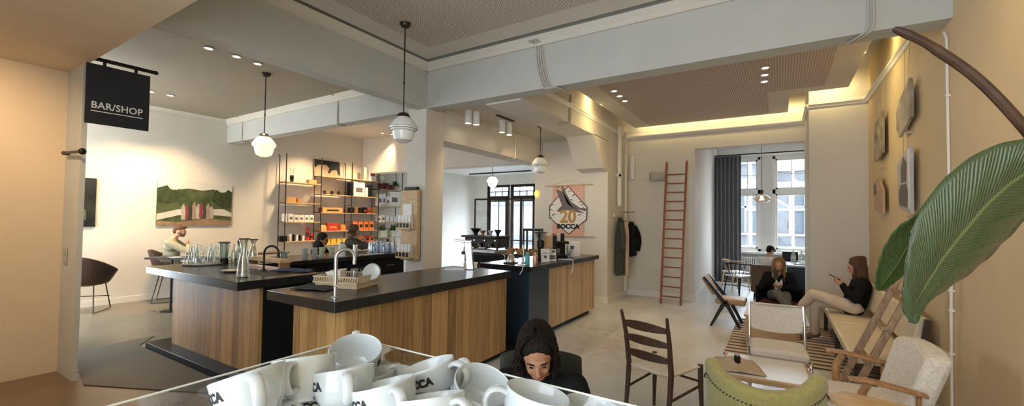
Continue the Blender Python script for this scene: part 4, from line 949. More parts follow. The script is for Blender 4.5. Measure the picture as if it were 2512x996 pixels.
m.build('sign_lettering', M['lettering'], t)
t = thing('iron_rod', 'black iron rod with a round end sticking out by the grey pier', 'rod', (-5.99, 1.205, 2.205), 0)
m = MB(); m.tube([(-.10,-.005,.004),(.59,-.02,-.032)], .014, 10); m.ell((.60,-.02,-.033), (.030,.030,.030), 12, 8); m.build('rod_bar', M['iron'], t)
m = MB(); m.cyl((-.09,.035,.004),(-.09,-.012,.004), .02, n=16); m.build('rosette', M['iron'], t)
for k,z in enumerate((1.22,1.13)):
    t = thing('light_switch', ('upper grey switch plate on the grey pier','lower grey switch plate on the grey pier')[k], 'switch', (-6.05,1.243,z), 0, 'switch plates on the grey pier')
    m = MB(); m.box(-.05,.05,-.01,.0,-.036,.036); m.build('plate', M['greypl'], t, bevel=.003)
    m = MB(); m.box(-.025,.025,-.014,-.01,-.02,.02); m.build('rocker', M['greypl'], t, bevel=.002)
# product board on the column
t = thing('product_board', 'oak display board on the column holding tasting cards and small boxes', 'display board', (-4.475, 4.452, 1.50), 0)
m = MB(); m.box(-.16,.17,-.10,-.03,-.50,.50); m.build('back_board', M['palewood'], t, bevel=.012)
m = MB(); m.box(-.12,.12,-.03,.0,-.40,.40); m.build('wall_batten', M['darkwood'], t)
m = MB(); m.box(-.10,.14,-.10,-.04,.50,.545); m.build('top_lamp', M['iron'], t, bevel=.006)
for z in (-.06,-.47):
    m = MB(); m.box(-.16,.12,-.19,-.10,z,z+.012); m.box(-.16,.12,-.19,-.185,z+.012,z+.10); m.build('card_shelf', M['palewood'], t, bevel=.002)
    m = MB()
    for i in range(4): m.box(-.148+i*.066,-.105+i*.066,-.193,-.189,z+.025,z+.085)
    m.build('slot', M['black'], t)
    for i in range(4):
        b_ = MB(); b_.box(-.15+i*.066,-.10+i*.066,-.16,-.11,z+.012,z+.20); b_.build('tasting_card', M['paper'], t)
m = MB(); m.box(-.10,.07,-.115,-.10,.14,.30); m.build('notice_sheet', M['paper'], t)
# ================================================================ pendants
def pendant(loc, ztop, label, mt, s=1.0, style='school', e=0):
    x, y, z = loc      # z = globe bottom
    t = thing('pendant_lamp', label, 'lamp', (x, y, z), 0, 'schoolhouse pendant lamps')
    h = ztop-z
    m = MB(); m.lathe([(0,h),(.062,h),(.062,h-.02),(.045,h-.045),(.012,h-.055),(0,h-.055)], 20); m.build('canopy', M['brass'], t)
    m = MB(); m.cyl((0,0,.30*s),(0,0,h-.05), .007, n=8); m.ell((0,0,h*.5), (.012,.012,.02), 8, 6); m.build('rod', M['brass'], t)
    m = MB(); m.lathe([(.012,.345*s),(.055*s,.33*s),(.075*s,.30*s),(.075*s,.285*s),(0,.285*s)], 20); m.build('fitter', M['brass'] if mt == 'opal' else M['steel'], t)
    g = MB(); g.lathe([(.0,0),(.05*s,.004),(.10*s,.03*s),(.118*s,.08*s),(.122*s,.125*s),(.135*s,.135*s),(.14*s,.15*s),(.152*s,.158*s),(.156*s,.178*s),(.145*s,.20*s),(.115*s,.245*s),(.078*s,.285*s),(.0,.287*s)], 36)
    gl = g.build('globe', M[mt], t)
    if mt == 'opal':
        m = MB()
        for zz, rr in ((.13,.137),(.152,.157),(.172,.159)): m.lathe([(rr*s-.004,zz*s),(rr*s,zz*s+.003),(rr*s-.004,zz*s+.006)], 36)
        m.build('globe_ring', M['greypl'], t)
    if e: light('pendant_glow', 'POINT', (x, y, z+.15*s), e, (1.0,.85,.6), shadow_soft_size=.17*s)
    return t
pendant((-3.565,3.36,2.44), 3.80, 'unlit ribbed white glass globe pendant before the column', 'opal')
pendant((-6.255,3.245,2.45), 3.66, 'lit warm white glass globe pendant over the bar', 'opal_lit', 1.0, e=22)
pendant((-3.52,6.5,2.40), 3.25, 'unlit pale glass globe pendant before the banner wall', 'opal', .95)
pendant((-6.61,9.5,2.46), 3.25, 'bright white globe pendant in the far room', 'opal_lit2', 1.0, e=18)
t = thing('glass_pendant', 'clear amber glass pendant in the window bay', 'lamp', (-.315,10.5,2.0), 0)
m = MB(); m.lathe([(.03,.21),(.05,.19),(.12,.16),(.17,.11),(.165,.075),(.11,.03),(.03,.005),(0,.004)], 32); m.build('glass_shade', M['amber'], t)
m = MB(); m.lathe([(0,.19),(.03,.19),(.03,.29),(.012,.30),(0,.30)], 16); m.build('socket', M['brass'], t)
m = MB(); m.cyl((0,0,.30),(0,0,1.62), .005, n=6); m.build('cord', M['brass'], t)
m = MB(); m.ell((0,0,.13), (.03,.03,.045), 12, 8); m.build('bulb', emat('filament', (1,.75,.4), 6), t)
light('glass_pendant_glow', 'POINT', (-.315,10.5,2.13), 5, WARM, shadow_soft_size=.05)
# ================================================================ cables and pipes
def cable(paths, label, r=.010, mt='cable', name='cable_bundle', cat='cable'):
    t = thing(name, label, cat, paths[0][0])
    o0 = Vector(paths[0][0])
    for p in paths:
        m = MB(); m.tube([Vector(q)-o0 for q in smoothpath(p, 4)], r, 8); m.build('cable_run', M[mt], t)
cable([[(-2.53+.03*i,4.36,3.74),(-2.49+.03*i,4.445,3.70),(-2.46+.03*i,4.448,3.45),(-2.38+.03*i,4.448,3.19),(-2.30+.03*i,4.455,3.155),(-2.26+.03*i,4.62,3.158)] for i in range(4)], 'bundle of four white cables running down the long beam', .011)
cable([[(.62+.035*i,4.447,3.92),(.62+.035*i,4.447,3.5),(.62+.035*i,4.447,3.22),(.58+.035*i,4.46,3.158),(.50+.035*i,4.62,3.158)] for i in range(2)], 'pair of cables running down the long beam at the ochre wall', .010)
cable([[(-2.817,6.2+.03*i,3.60),(-2.817,6.17+.03*i,3.40),(-2.817,6.16+.03*i,3.16),(-2.85,6.15+.03*i,3.14),(-3.0,6.15+.03*i,3.138)] for i in range(2)], 'pair of cables bending round the beam with the yellow cove', .008)
cable([[(-6.35,4.36,3.655),(-6.30,4.448,3.60),(-6.29,4.448,3.30),(-6.28,4.455,3.16),(-6.28,4.6,3.158)]], 'single cable running down the beam over the shop', .012)
cable([[(-9.50,4.36,3.65),(-9.45,4.448,3.60),(-9.44,4.448,3.30),(-9.44,4.455,3.16),(-9.44,4.6,3.158)]], 'single cable running down the beam end by the shop wall', .012)
cable([[(-4.25,6.9,3.2),(-4.25,6.85,3.1),(-4.25,6.86,2.80),(-4.30,6.86,2.76)]], 'conduit bend on the warm lit beam behind the column', .010, 'trimw')
def pipe(pts, r, label, mt='trimw', clips=()):
    t = thing('heating_pipe', label, 'pipe', pts[0]); o0 = Vector(pts[0])
    m = MB(); m.tube([Vector(q)-o0 for q in pts], r, 12); m.build('pipe_run', M[mt], t)
    for c in clips:
        m = MB(); m.box(-r*1.6, r*1.6, -r*1.6, r*1.6, -.008, .008); q = m.build('clip', M[mt], t); q.location = Vector(c)-o0
pipe([(1.108,4.62,3.12),(1.108,4.56,3.05),(1.108,4.555,2.0),(1.10,4.50,1.25),(1.108,4.55,.8),(1.108,4.56,.09)], .010, 'thin white conduit down the ochre wall by the big leaf', 'trimw', [(1.108,4.555,2.6),(1.108,4.555,1.9),(1.104,4.53,1.1),(1.104,4.53,.95),(1.108,4.55,.62)])
pipe([(-2.76,8.50,3.52),(-2.76,8.50,1.9)], .045, 'thick white heating pipe beside the camera in the coat corner')
pipe([(-2.77,8.95,3.50),(-2.77,8.95,.12)], .028, 'thinner white pipe behind the coats')
pipe([(-2.70,9.18,3.0),(-2.70,9.18,2.5)], .05, 'short white boxed pipe at the ladder wall top')
t = thing('security_camera', 'small white dome camera on the thick pipe', 'camera', (-2.74,8.44,2.52))
m = MB(); m.ell((0,0,0), (.06,.06,.055), 18, 12); m.build('housing', M['whiteplastic'], t)
m = MB(); m.ell((.025,-.045,-.005), (.028,.022,.028), 12, 8); m.build('lens', M['black'], t)
m = MB(); m.cyl((-.13,.06,.01),(-.02,.03,.01), .035, n=12); m.build('mount', M['whiteplastic'], t)
t = thing('loudspeaker', 'grey oval wall speaker next to the wooden ladder', 'speaker', (-2.16,9.17,2.54), .25)
m = MB(); m.box(-.17,.17,-.07,.05,-.10,.10); m.build('grille', M['greypl'], t, bevel=.06)
m = MB(); m.cyl((0,.05,0),(0,.09,0), .03, n=12); m.build('bracket', M['greypl'], t)
m = MB(); m.tube([(-2.68,9.245,2.53),(-2.2,9.245,2.54)], .008, 6); tag(m.build('speaker_cable', M['trimw']), 'thin white cable along the wall to the grey speaker', 'cable')
# ladder
t = thing('ladder', 'tall red-brown wooden ladder leaning on the white wall', 'ladder', (-1.78,8.62,0))
for s in (-1,1):
    m = MB(); m.tube([(s*.185,0,0.0),(s*.195,.53,2.80)], [.026,.022], 4, sq=(.7,1.2)); m.ell((s*.195,.53,2.79), (.018,.02,.05), 8, 8); m.build('side_rail', M['redwood'], t)
for i in range(14):
    f = (.14+i*.186)/2.80; m = MB(); m.cyl((-.186,.53*f,2.80*f),(.186,.53*f,2.80*f), .013, n=8); m.build('rung', M['redwood'], t)
# coat rack and coats
t = thing('coat_rack', 'white coat rail with a crossed metal arm on the side wall', 'coat rack', (-2.83,8.6,1.70))
m = MB(); m.box(.0,.02,-.25,.30,-.03,.03); m.build('rail_board', M['trimw'], t, bevel=.004)
m = MB(); m.cyl((.02,.1,.08),(.30,.1,.08), .011, n=8); m.cyl((.10,-.10,.08),(.10,.30,.07), .010, n=8); m.ell((.31,.1,.08), (.02,.02,.02), 10, 8); m.build('metal_arm', M['steel'], t)
for y in (-.12,.02,.15):
    m = MB(); m.tube([(.02,y,.0),(.06,y,-.01),(.07,y,.02)], .006, 6); m.build('hook', M['steel'], t)
def coat(name, label, loc, rz, mt, h, wt, wb, dep=.12, seed=1, sleeve=True, fold=5):
    t = thing(name, label, 'coat', loc, rz, 'coats on the coat rail')
    m = MB(); n = 28; k = 14; vs = []; fs = []
    for j in range(k+1):
        v = j/k; wd = (wt*(.25+.75*min(1, v*5)) if v < .2 else wt + (wb-wt)*(v-.2)/.8)
        for i in range(n):
            a = 2*PI*i/n; rip = 1+.12*math.sin(fold*a+seed)*min(1, v*2)
            vs.append((dep*math.sin(a)*rip*(.5+.5*min(1, v*4)), wd*math.cos(a)*rip + .02*mnoise.noise(Vector((v*3, seed, 0))), -h*v + .01*math.sin(3*a+seed)*v))
    for j in range(k):
        for i in range(n): fs.append((j*n+i, j*n+(i+1) % n, (j+1)*n+(i+1) % n, (j+1)*n+i))
    fs += [tuple(range(n)), tuple(range((k+1)*n-1, k*n-1, -1))]
    m.add(vs, fs); m.build('coat_body', M[mt], t, smooth=80)
    if sleeve:
        for s in (-1, 1):
            m = MB(); m.tube(smoothpath([(.02, s*wt*.8, -.10),(.07, s*(wt+.05), -.26),(.09, s*(wt+.06), -.45),(.07, s*(wt+.05), -.62)], 4), [.05]*5+[.052]*4+[.045]*4, 10); m.build('sleeve', M[mt], t, smooth=80)
    m = MB(); m.tube([( .03*math.cos(a)+.01, .07*math.sin(a), -.05) for a in [2*PI*i/10 for i in range(10)]], .02, 6, closed=True); m.build('collar', M[mt], t, smooth=80)
M['pinkcoat'] = mat('blush_wool', (.56,.42,.33), .95, var=.1, scale=30)
M['dkgreen'] = mat('dark_green_coat', (.055,.06,.05), .9, var=.15, scale=25)
coat('hanging_coat', 'long dark green coat hanging on the coat rail', (-2.73,8.48,1.66), .15, 'dkgreen', 1.15, .14, .20, .09, 1)
coat('hanging_coat', 'blush coloured long coat in front of the dark green one', (-2.66,8.60,1.66), .1, 'pinkcoat', 1.18, .07, .08, .07, 2, False, 3)
coat('hanging_coat', 'short black jacket hanging towards the ladder', (-2.66,8.99,1.58), -.15, 'knit_black', .72, .13, .17, .08, 4)
t = thing('umbrella', 'dark scarves hanging under the coats', 'scarf', (-2.74,8.55,.62))
m = MB()
for i in range(4): m.tube(smoothpath([(0,-.12+.08*i,0),(.01,-.12+.08*i,-.2),(0,-.11+.08*i,-.38-.03*(i%2))], 4), [.025]*5+[.02]*4, 8)
bpy.data.objects.remove(t)
# banner
t = thing('fabric_banner', 'pink fabric banner with a bird, the number 20 and a diamond on a rod', 'banner', (-3.68,7.985,1.80), 0)
BN = lambda a,b,c:(a,-c,b)
def B2(name, polys, mt, d0, d1=None):
    m = MB()
    for p in polys: m.prism(p, (d0, d1 or d0+.0012), BN)
    return m.build(name, M[mt], t)
B2('fabric', [[(-.33,-.52),(.36,-.52),(.36,.50),(-.33,.50)]], 'pink', -.002, .004)
m = MB(); m.tube([(-.50,-.012,.505),(.54,-.012,.515)], .012, 8); m.build('top_rod', M['palewood'], t)
m = MB(); m.tube([(-.36,-.008,-.53),(.60,-.008,-.53)], .012, 8); m.build('bottom_rod', M['linen'], t)
m = MB(); m.tube([(-.40,-.008,.51),(.02,.01,.62),(.44,-.008,.515)], .003, 5); m.build('hanging_cord', M['linen'], t)
D = [(.02,.50),(.44,.06),(.43,-.19),(.04,-.50),(-.41,-.16),(-.41,.10)]
B2('diamond_edge', [D], 'ink', .004)
B2('diamond_field', [[(x*.955+.001, y*.955) for x, y in D]], 'prints', .0055)
B2('bird', [[(-.26,.46),(-.14,.50),(-.10,.36),(.0,.14),(.10,.06),(.22,.02),(.40,-.02),(.42,.02),(.36,.06),(.30,.04),(.20,.10),(.08,.18),(-.02,.34),(-.10,.50),(-.22,.52)],
            [(-.26,.44),(-.12,.10),(-.24,-.02),(-.14,-.04),(.0,.0),(.20,-.04),(.38,-.06),(.10,.08),(-.10,.38)]], 'inkgrey', .0067)
for (x, y, a, s) in ((-.34,.10,.6,.07),(-.36,.0,-.3,.06),(-.30,-.10,.5,.07),(.16,.30,.4,.07),(.10,.20,-.2,.06),(.30,.16,.3,.06),(.34,.10,.0,.05),(.28,-.10,.2,.06),(.06,.38,.3,.05),(-.36,-.16,.2,.05)):
    c_, s_ = math.cos(a), math.sin(a)
    m = MB(); m.prism([(x+c_*u*s-s_*v*s, y+s_*u*s+c_*v*s) for u, v in ((-1,-.1),(-.4,.35),(.2,.3),(1,-.2),(.3,.05),(-.3,.1))], (.0067,.008), BN)
    m.build('feather_mark', M['ink'], t)
for txt, sz, x, z, sx, mt, bold in (('20', .36, .02, -.14, 1.0, 'gold', .012), ('BOCCA', .125, .02, -.335, 1.15, 'ink', .008)):
    vs_, fs_ = text_mesh(txt, sz, .0008, sx, bold)
    m = MB(Matrix(((1,0,0,x),(0,0,-1,-.0085),(0,1,0,z),(0,0,0,1)))); m.add(vs_, fs_); m.build('number' if txt == '20' else 'lettering', M[mt], t)
m = MB(); m.ell((-4.40,7.97,2.15), (.05,.02,.07), 16, 10); tag(m.build('yellow_lamp', emat('yellow_glow', (1,.72,.08), 1.2)), 'small glowing yellow wall light at the edge of the banner wall', 'wall light')
# black glazed partition and ceiling rails of the far room
t = thing('glass_partition', 'black steel framed glass partition before the far windows', 'partition', (-7.25,11.0,0))
for (x0, x1) in ((-1.09,-.50),(-.50,.14),(.14,.66),(.66,1.10)):
    f = MB()
    for a in ((x0,x0+.035,0,2.25),(x1-.035,x1,0,2.25),(x0,x1,0,.05),(x0,x1,2.20,2.25),(x0,x1,.95,.98)): f.box(a[0],a[1],-.02,.02,a[2],a[3])
    fr = f.build('steel_frame', M['iron'], t); g = MB(); g.box(x0+.03,x1-.03,-.004,.004,.04,2.21); g.build('pane', M['window_glass'], fr)
for i, (a, b, lab) in enumerate((((-10.0,9.0,2.98),(-4.6,8.9,3.02),'thick black ceiling rail crossing the far room'),((-6.4,8.6,3.06),(-4.6,10.4,3.06),'black ceiling rail slanting over the far room'),((-9.6,12.3,3.229),(-7.0,12.3,3.229),'thin black ceiling rail by the far windows'))):
    m = MB(); m.tube([a, b], .035 if i == 0 else .022, 8); tag(m.build('black_rail', M['iron']), lab, 'rail')
m = MB(); m.tube([(-10.085,10.6,2.9),(-10.085,10.6,1.55),(-10.085,10.75,1.5)], .012, 6); tag(m.build('metal_conduit', M['iron']), 'thin dark conduit on the far room side wall', 'pipe')
# ================================================================ seating
def leg(par, p0, p1, r0, r1, mt, n=10, name='leg'):
    m = MB(); m.cyl(p0, p1, r0, r1, n); return m.build(name, M[mt], par)
def cushion(par, name, x0, x1, y0, y1, z0, z1, mt, bev=.02, puff=.015, rot=None, loc=None):
    m = MB(); cx, cy_, cz = (x0+x1)/2, (y0+y1)/2, (z0+z1)/2
    nx, ny = 10, 8; vs = []; fs = []
    def h(u, v): return puff*(1-(2*u-1)**4)*(1-(2*v-1)**4)
    for s in (0, 1):
        for j in range(ny+1):
            for i in range(nx+1):
                u, v = i/nx, j/ny; vs.append((x0+(x1-x0)*u-cx, y0+(y1-y0)*v-cy_, (z1-cz+h(u,v)) if s else (z0-cz)))
    k = (nx+1)*(ny+1)
    for s in (0, 1):
        for j in range(ny):
            for i in range(nx):
                a = s*k+j*(nx+1)+i; f = (a, a+1, a+nx+2, a+nx+1); fs.append(f if s else f[::-1])
    ring = [i for i in range(nx+1)] + [j*(nx+1)+nx for j in range(1, ny+1)] + [ny*(nx+1)+i for i in range(nx-1, -1, -1)] + [j*(nx+1) for j in range(ny-1, 0, -1)]
    for a, b in zip(ring, ring[1:]+ring[:1]): fs.append((a, b, k+b, k+a))
    m.add(vs, fs); o = m.build(name, M[mt], par, bevel=bev, smooth=60); o.location = loc or (cx, cy_, cz)
    if rot: o.rotation_euler = rot
    return o
# ladder-back chair standing alone
t = thing('ladder_back_chair', 'dark wooden ladder-back chair with a cream hide seat alone on the bare floor', 'chair', (-.79,3.58,0), -.33)
for s in (-1,1):
    m = MB(); m.tube([(s*.175,-.27,0),(s*.185,-.22,.30),(s*.185,-.205,.46),(s*.19,-.24,.70),(s*.20,-.29,.89)], [.013,.020,.021,.018,.011], 10); m.build('rear_leg', M['darkwood'], t)
    m = MB(); m.tube([(s*.215,.20,0),(s*.205,.195,.30),(s*.205,.19,.465)], [.012,.020,.021], 10); m.build('front_leg', M['darkwood'], t)
    m = MB(); m.cyl((s*.188,-.22,.27),(s*.205,.19,.30), .010, n=8); m.build('stretcher', M['darkwood'], t)
m = MB(); m.cyl((-.20,.19,.33),(.20,.19,.33), .010, n=8); m.build('stretcher', M['darkwood'], t)
for z, h in ((.56,.032),(.68,.032),(.79,.034)):
    vs = []; fs = []
    for i in range(13):
        u = -1+i/6; y = -.205 - (z-.46)*.20 - .045*(1-u*u); hh = h*(.55+.45*(1-u*u))
        for dy in (-.007,.007):
            for q in (-1,1): vs.append((u*.183, y+dy, z+.012*(1-u*u)+q*hh))
    for i in range(12):
        a = i*4
        for p, q in ((0,1),(1,3),(3,2),(2,0)): fs.append((a+p, a+q, a+4+q, a+4+p))
    fs += [(0,1,3,2),(48,50,51,49)]
    MB().add(vs, fs).build('back_slat', M['darkwood'], t)
m = MB(); vs = []; fs = []
nx, ny = 12, 12
for sgn in (1, -1):
    for j in range(ny+1):
        for i in range(nx+1):
            u = i/nx*2-1; v = j/ny*2-1; wd = .185+.03*(v+1)/2
            vs.append((u*wd, v*.205-.005, (.455 - .018*(1-u*u)*(1-v*v) + .012*(1-abs(v)**6)*(1-abs(u)**6)) if sgn > 0 else .445-.045*(1-abs(v)**4)*(1-abs(u)**4)*1.2))
k = (nx+1)*(ny+1)
for s in (0, 1):
    for j in range(ny):
        for i in range(nx): a = s*k+j*(nx+1)+i; fs.append((a,a+1,a+nx+2,a+nx+1))
ring = [i for i in range(nx+1)] + [j*(nx+1)+nx for j in range(1, ny+1)] + [ny*(nx+1)+i for i in range(nx-1,-1,-1)] + [j*(nx+1) for j in range(ny-1,0,-1)]
for a, b in zip(ring, ring[1:]+ring[:1]): fs.append((a,b,k+b,k+a))
m.add(vs, fs); m.build('seat', M['hide'], t, smooth=80)
# scissor-leg chair facing the seating group
t = thing('scissor_chair', 'black scissor-leg chair with tan leather seat by the window bay opening', 'chair', (-.70,7.45,0), -PI/2)
def bar2(pts, wd, th, x):
    m = MB()
    for (a, b, w0, w1) in pts:
        a = Vector((a[0], a[1])); b = Vector((b[0], b[1])); d = (b-a).normalized(); n = Vector((-d.y, d.x))
        m.prism([tuple(a+n*w0), tuple(b+n*w1), tuple(b-n*w1), tuple(a-n*w0)], (x-th/2, x+th/2), lambda p, q, r: (r, p, q))
    return m
for x in (-.22,.22):
    bar2([((-.20,0),(.0,.40),.017,.030),((.20,0),(.0,.40),.017,.030)], 0, .032, x).build('leg', M['iron'], t, bevel=.004)
    bar2([((.02,.33),(-.30,.74),.030,.018)], 0, .030, x*.985).build('side_frame', M['iron'], t, bevel=.004)
cushion(t, 'seat', -.205,.205,-.14,.27,.345,.425,'tan',.02,.01)
cushion(t, 'backrest', -.205,.205,-.15,.15,-.03,.03,'tan',.015,.01, rot=(math.radians(122),0,0), loc=(0,-.235,.61))
# chrome armchair facing the low table
t = thing('chrome_armchair', 'cream armchair on chrome tube frame facing the low cloth-covered table', 'chair', (-.02,4.95,0), PI+.06)
for s in (-1,1):
    m = MB(); m.tube(smoothpath([(s*.235,-.22,.76),(s*.238,-.17,.55),(s*.24,-.13,.30),(s*.24,-.12,.05),(s*.24,-.06,.014),(s*.24,.24,.014),(s*.24,.28,.05),(s*.24,.29,.28),(s*.24,.26,.34)], 5), .0155, 12); m.build('side_frame', M['chrome'], t)
    m = MB(); m.cyl((s*.235,-.13,.32),(s*.235,.27,.34), .012, n=8); m.build('seat_rail', M['darkwood'], t)
m = MB(); m.cyl((-.235,-.22,.755),(.235,-.22,.755), .011, n=8); m.build('top_rail', M['chrome'], t)
cushion(t, 'seat', -.235,.235,-.15,.30,.335,.415,'cream',.025,.02)
vs = []; fs = []
for j in range(9):
    for i in range(13):
        u = i/12*2-1; v = j/8; wd = .228*(1-.08*max(0,(.3-v)/.3)**2)
        vs.append((u*wd, -.165-.055*v-.035*(1-u*u), .475+.27*v - (.03*(u*u) if v == 0 else 0)*-1))
for j in range(8):
    for i in range(12): fs.append((j*13+i, j*13+i+1, (j+1)*13+i+1, (j+1)*13+i))
MB().add(vs, fs).build('backrest', M['cream'], t, solid=.03, bevel=.008)
# green tub chair
t = thing('tub_chair', 'olive green wool tub chair seen from behind with stitched rim', 'chair', (-.09,3.08,0), 0.02)
def tub(a, v, off=0):
    # a in -1..1 around the back; v height 0..1
    th = a*1.95; q = abs(a)
    top = .655 + .09*min(1, (q/.62))**2 if q < .62 else .745 - .20*((q-.62)/.38)**1.3
    R = .255 + .03*v + off; zz = .22 + (top-.22)*v
    return Vector((R*1.02*math.sin(th), -R*.95*math.cos(th)-.0, zz))
m = MB(); m.grid(lambda u, v: tub(u*2-1, v), 44, 12); m.build('shell', M['green'], t, solid=.075, bevel=.02, smooth=80)
m = MB()
for i in range(46):
    a = -.80+1.6*i/45; p = tub(a, .80, .041); m.ell(p, (.0065,.0065,.005), 6, 4)
q = m.build('stitching', M['dkgreen'], t); q['kind'] = 'stuff'
cushion(t, 'seat_cushion', -.20,.20,-.16,.28,.30,.42,'green',.03,.02)
m = MB(); m.box(-.20,.20,-.16,.22,.18,.30); m.build('seat_base', M['green'], t, bevel=.02)
for x in (-.17,.17):
    for y in (-.15,.19): leg(t, (x*1.15,y*1.15,0),(x,y,.2),.012,.02,'darkwood')
# low table with linen
t = thing('low_table', 'low wooden table with a white top between the green and chrome chairs', 'table', (-.13,3.98,0), .05)
m = MB(); m.box(-.27,.33,-.30,.32,.40,.435); m.build('table_frame', M['palewood'], t, bevel=.004)
m = MB(); m.box(-.25,.31,-.28,.29,.434,.442); m.build('table_top', M['whiteplastic'], t, bevel=.003)
for x in (-.24,.30):
    for y in (-.27,.28): leg(t, (x,y,0),(x,y,.40),.016,.02,'palewood')
m = MB()
m.grid(lambda u, v: Vector((-.20+.36*(u-.5)*(1-.2*v), .36*(v-.5), .0+.06*math.exp(-((u-.5)**2+(v-.5)**2)*7)*(1+.5*mnoise.noise(Vector((u*6,v*6,2)))) + .006)), 24, 20)
o = m.build('linen_cloth', M['linen'], None, solid=.006, smooth=80); o.location = (-.10,3.92,.442); o.rotation_euler = (0,0,.2); tag(o, 'crumpled sand linen cloth lying on the low white table', 'cloth')
t = thing('tealight_lantern', 'small black lantern standing on the linen of the low table', 'lantern', (-.285,3.83,.47))
m = MB(); m.lathe([(0,0),(.022,0),(.024,.004),(.024,.06),(.020,.064),(.020,.075),(.0,.076)], 16); m.build('jar_body', M['iron'], t)
m = MB(); m.tube([(-.022,0,.064),(-.012,0,.085),(.012,0,.085),(.022,0,.064)], .003, 6); m.build('handle', M['iron'], t)
# cream bouclé armchairs
def wood_armchair(name, label, loc, rz):
    t = thing(name, label, 'armchair', loc, rz)
    cushion(t, 'seat_cushion', -.25,.25,-.20,.24,.30,.46,'boucle',.045,.02)
    m = MB(); vs = []; fs = []
    nx, ny = 12, 10
    for s in (0,1):
        for j in range(ny+1):
            for i in range(nx+1):
                u = i/nx*2-1; v = j/ny; wd = .25+.035*v
                vs.append((u*wd, -.13-.13*v - (.12 if s else 0) - .0*(u*u) + (.03*u*u if not s else .02*u*u), .40+.45*v - .03*(abs(u)**3)*v))
    k = (nx+1)*(ny+1)
    for s in (0,1):
        for j in range(ny):
            for i in range(nx): a = s*k+j*(nx+1)+i; fs.append((a,a+1,a+nx+2,a+nx+1))
    ring = [i for i in range(nx+1)] + [j*(nx+1)+nx for j in range(1, ny+1)] + [ny*(nx+1)+i for i in range(nx-1,-1,-1)] + [j*(nx+1) for j in range(ny-1,0,-1)]
    for a, b in zip(ring, ring[1:]+ring[:1]): fs.append((a,b,k+b,k+a))
    m.add(vs, fs); m.build('backrest', M['boucle'], t, bevel=.035, smooth=80)
    for s in (-1,1):
        x = s*.315; pr = [(-.22,.60),(-.08,.625),(.06,.645),(.15,.64)]
        m = MB(); vs = []; fs = []
        for (y, z), wd in zip(pr, (.020,.034,.036,.018)):
            for dx, dz in ((-wd,0),(wd,0),(wd,.022),(-wd,.022)): vs.append((x+dx, y, z+dz))
        for i in range(3):
            for q in range(4): fs.append((i*4+q, i*4+(q+1) % 4, (i+1)*4+(q+1) % 4, (i+1)*4+q))
        fs += [(0,1,2,3),(15,14,13,12)]; m.add(vs, fs); m.build('armrest', M['wood'], t, bevel=.006)
        m = MB(); m.tube(smoothpath([(x*.98,.05,.64),(x,.09,.54),(x,.08,.40),(x,.06,.25),(x*1.03,.16,0)], 5), .020, 8, sq=(.6,1.2)); m.build('front_leg', M['wood'], t)
        m = MB(); m.tube([(x*.98,-.18,.60),(x,-.18,.35),(x*1.02,-.30,0)], .020, 8, sq=(.6,1.2)); m.build('rear_leg', M['wood'], t)
        m = MB(); m.tube([(x*.98,.09,.36),(x*.98,-.18,.30)], .022, 4, sq=(.6,1.2)); m.build('side_rail', M['wood'], t)
    m = MB(); m.cyl((-.31,.06,.30),(.31,.06,.30), .014, n=8); m.cyl((-.31,-.2,.28),(.31,-.2,.28), .014, n=8); m.build('cross_rail', M['wood'], t)
    return t
wood_armchair('armchair', 'cream boucle armchair with curved wooden arms by the ochre wall', (.47,3.66,0), PI/2+.10)
t = thing('side_table', 'warm wooden side table whose pointed top reaches in below the cream armchair', 'table', (.42,3.06,.0))
m = MB(); m.prism([(-.20,.03),(-.10,.18),(.22,.12),(.30,-.10),(.20,-.35),(-.02,-.20)], (.575,.60)); m.build('table_top', M['palewood'], t, bevel=.005)
for x, y in ((-.06,.08),(.18,.05),(.14,-.24)): leg(t, (x*1.1,y*1.1,0),(x,y,.576),.014,.018,'wood')
t = thing('round_stool', 'orange-brown round wooden stool behind the green tub chair', 'stool', (-.095,2.60,0))
m = MB(); m.lathe([(0,.515),(.14,.515),(.155,.525),(.158,.54),(.15,.552),(.13,.556),(.0,.548)], 40); m.build('seat', mat('orange_wood', (.50,.24,.07), .35, var=.15, scale=4), t)
for i in range(3):
    a = 2*PI*i/3+.5; leg(t, (.17*math.cos(a),.17*math.sin(a),0),(.10*math.cos(a),.10*math.sin(a),.52),.012,.016,'wood')
# bench along the ochre wall
t = thing('long_bench', 'long bench with cream leather cushions along the ochre wall', 'bench', (.78,6.4,0))
for y in (-1.50,-.02,1.46):
    for x in (-.20,.20): m = MB(); m.box(x-.022,x+.022,y-.022,y+.022,0,.33); m.build('leg', M['darkwood'], t, bevel=.004)
m = MB(); m.box(-.22,.24,-1.53,1.50,.31,.35); m.build('seat_frame', M['darkwood'], t, bevel=.004)
m = MB(); m.tube([(.21,-1.50,.33),(.275,-1.50,.80)], .026, 4, sq=(1,1.2)); m.build('end_post', M['darkwood'], t)
m = MB(); m.tube([(.21,1.46,.33),(.275,1.46,.80)], .026, 4, sq=(1,1.2)); m.build('end_post', M['darkwood'], t)
m = MB(); m.box(.255,.295,-1.5,1.48,.52,.58); m.build('back_rail', M['darkwood'], t)
cushion(t, 'seat_cushion', -.25,.24,-1.52,-.03,.35,.43,'creamleather',.014,.006)
cushion(t, 'seat_cushion', -.25,.24,-.02,1.50,.35,.43,'creamleather',.014,.006)
for y0, y1 in ((-1.47,-.05),(-.02,1.44)):
    cushion(t, 'back_cushion', -.15,.15,y0,y1,-.03,.03,'creamleather',.014,.008, rot=(0,math.radians(-80),0), loc=(.225,(y0+y1)/2,.665))
m = MB(); m.box(-.58,1.06,5.78,8.06,.002,.012); tag(m.build('rug', M['rug']), 'brown and sand striped rug under the bench and coffee table', 'rug')
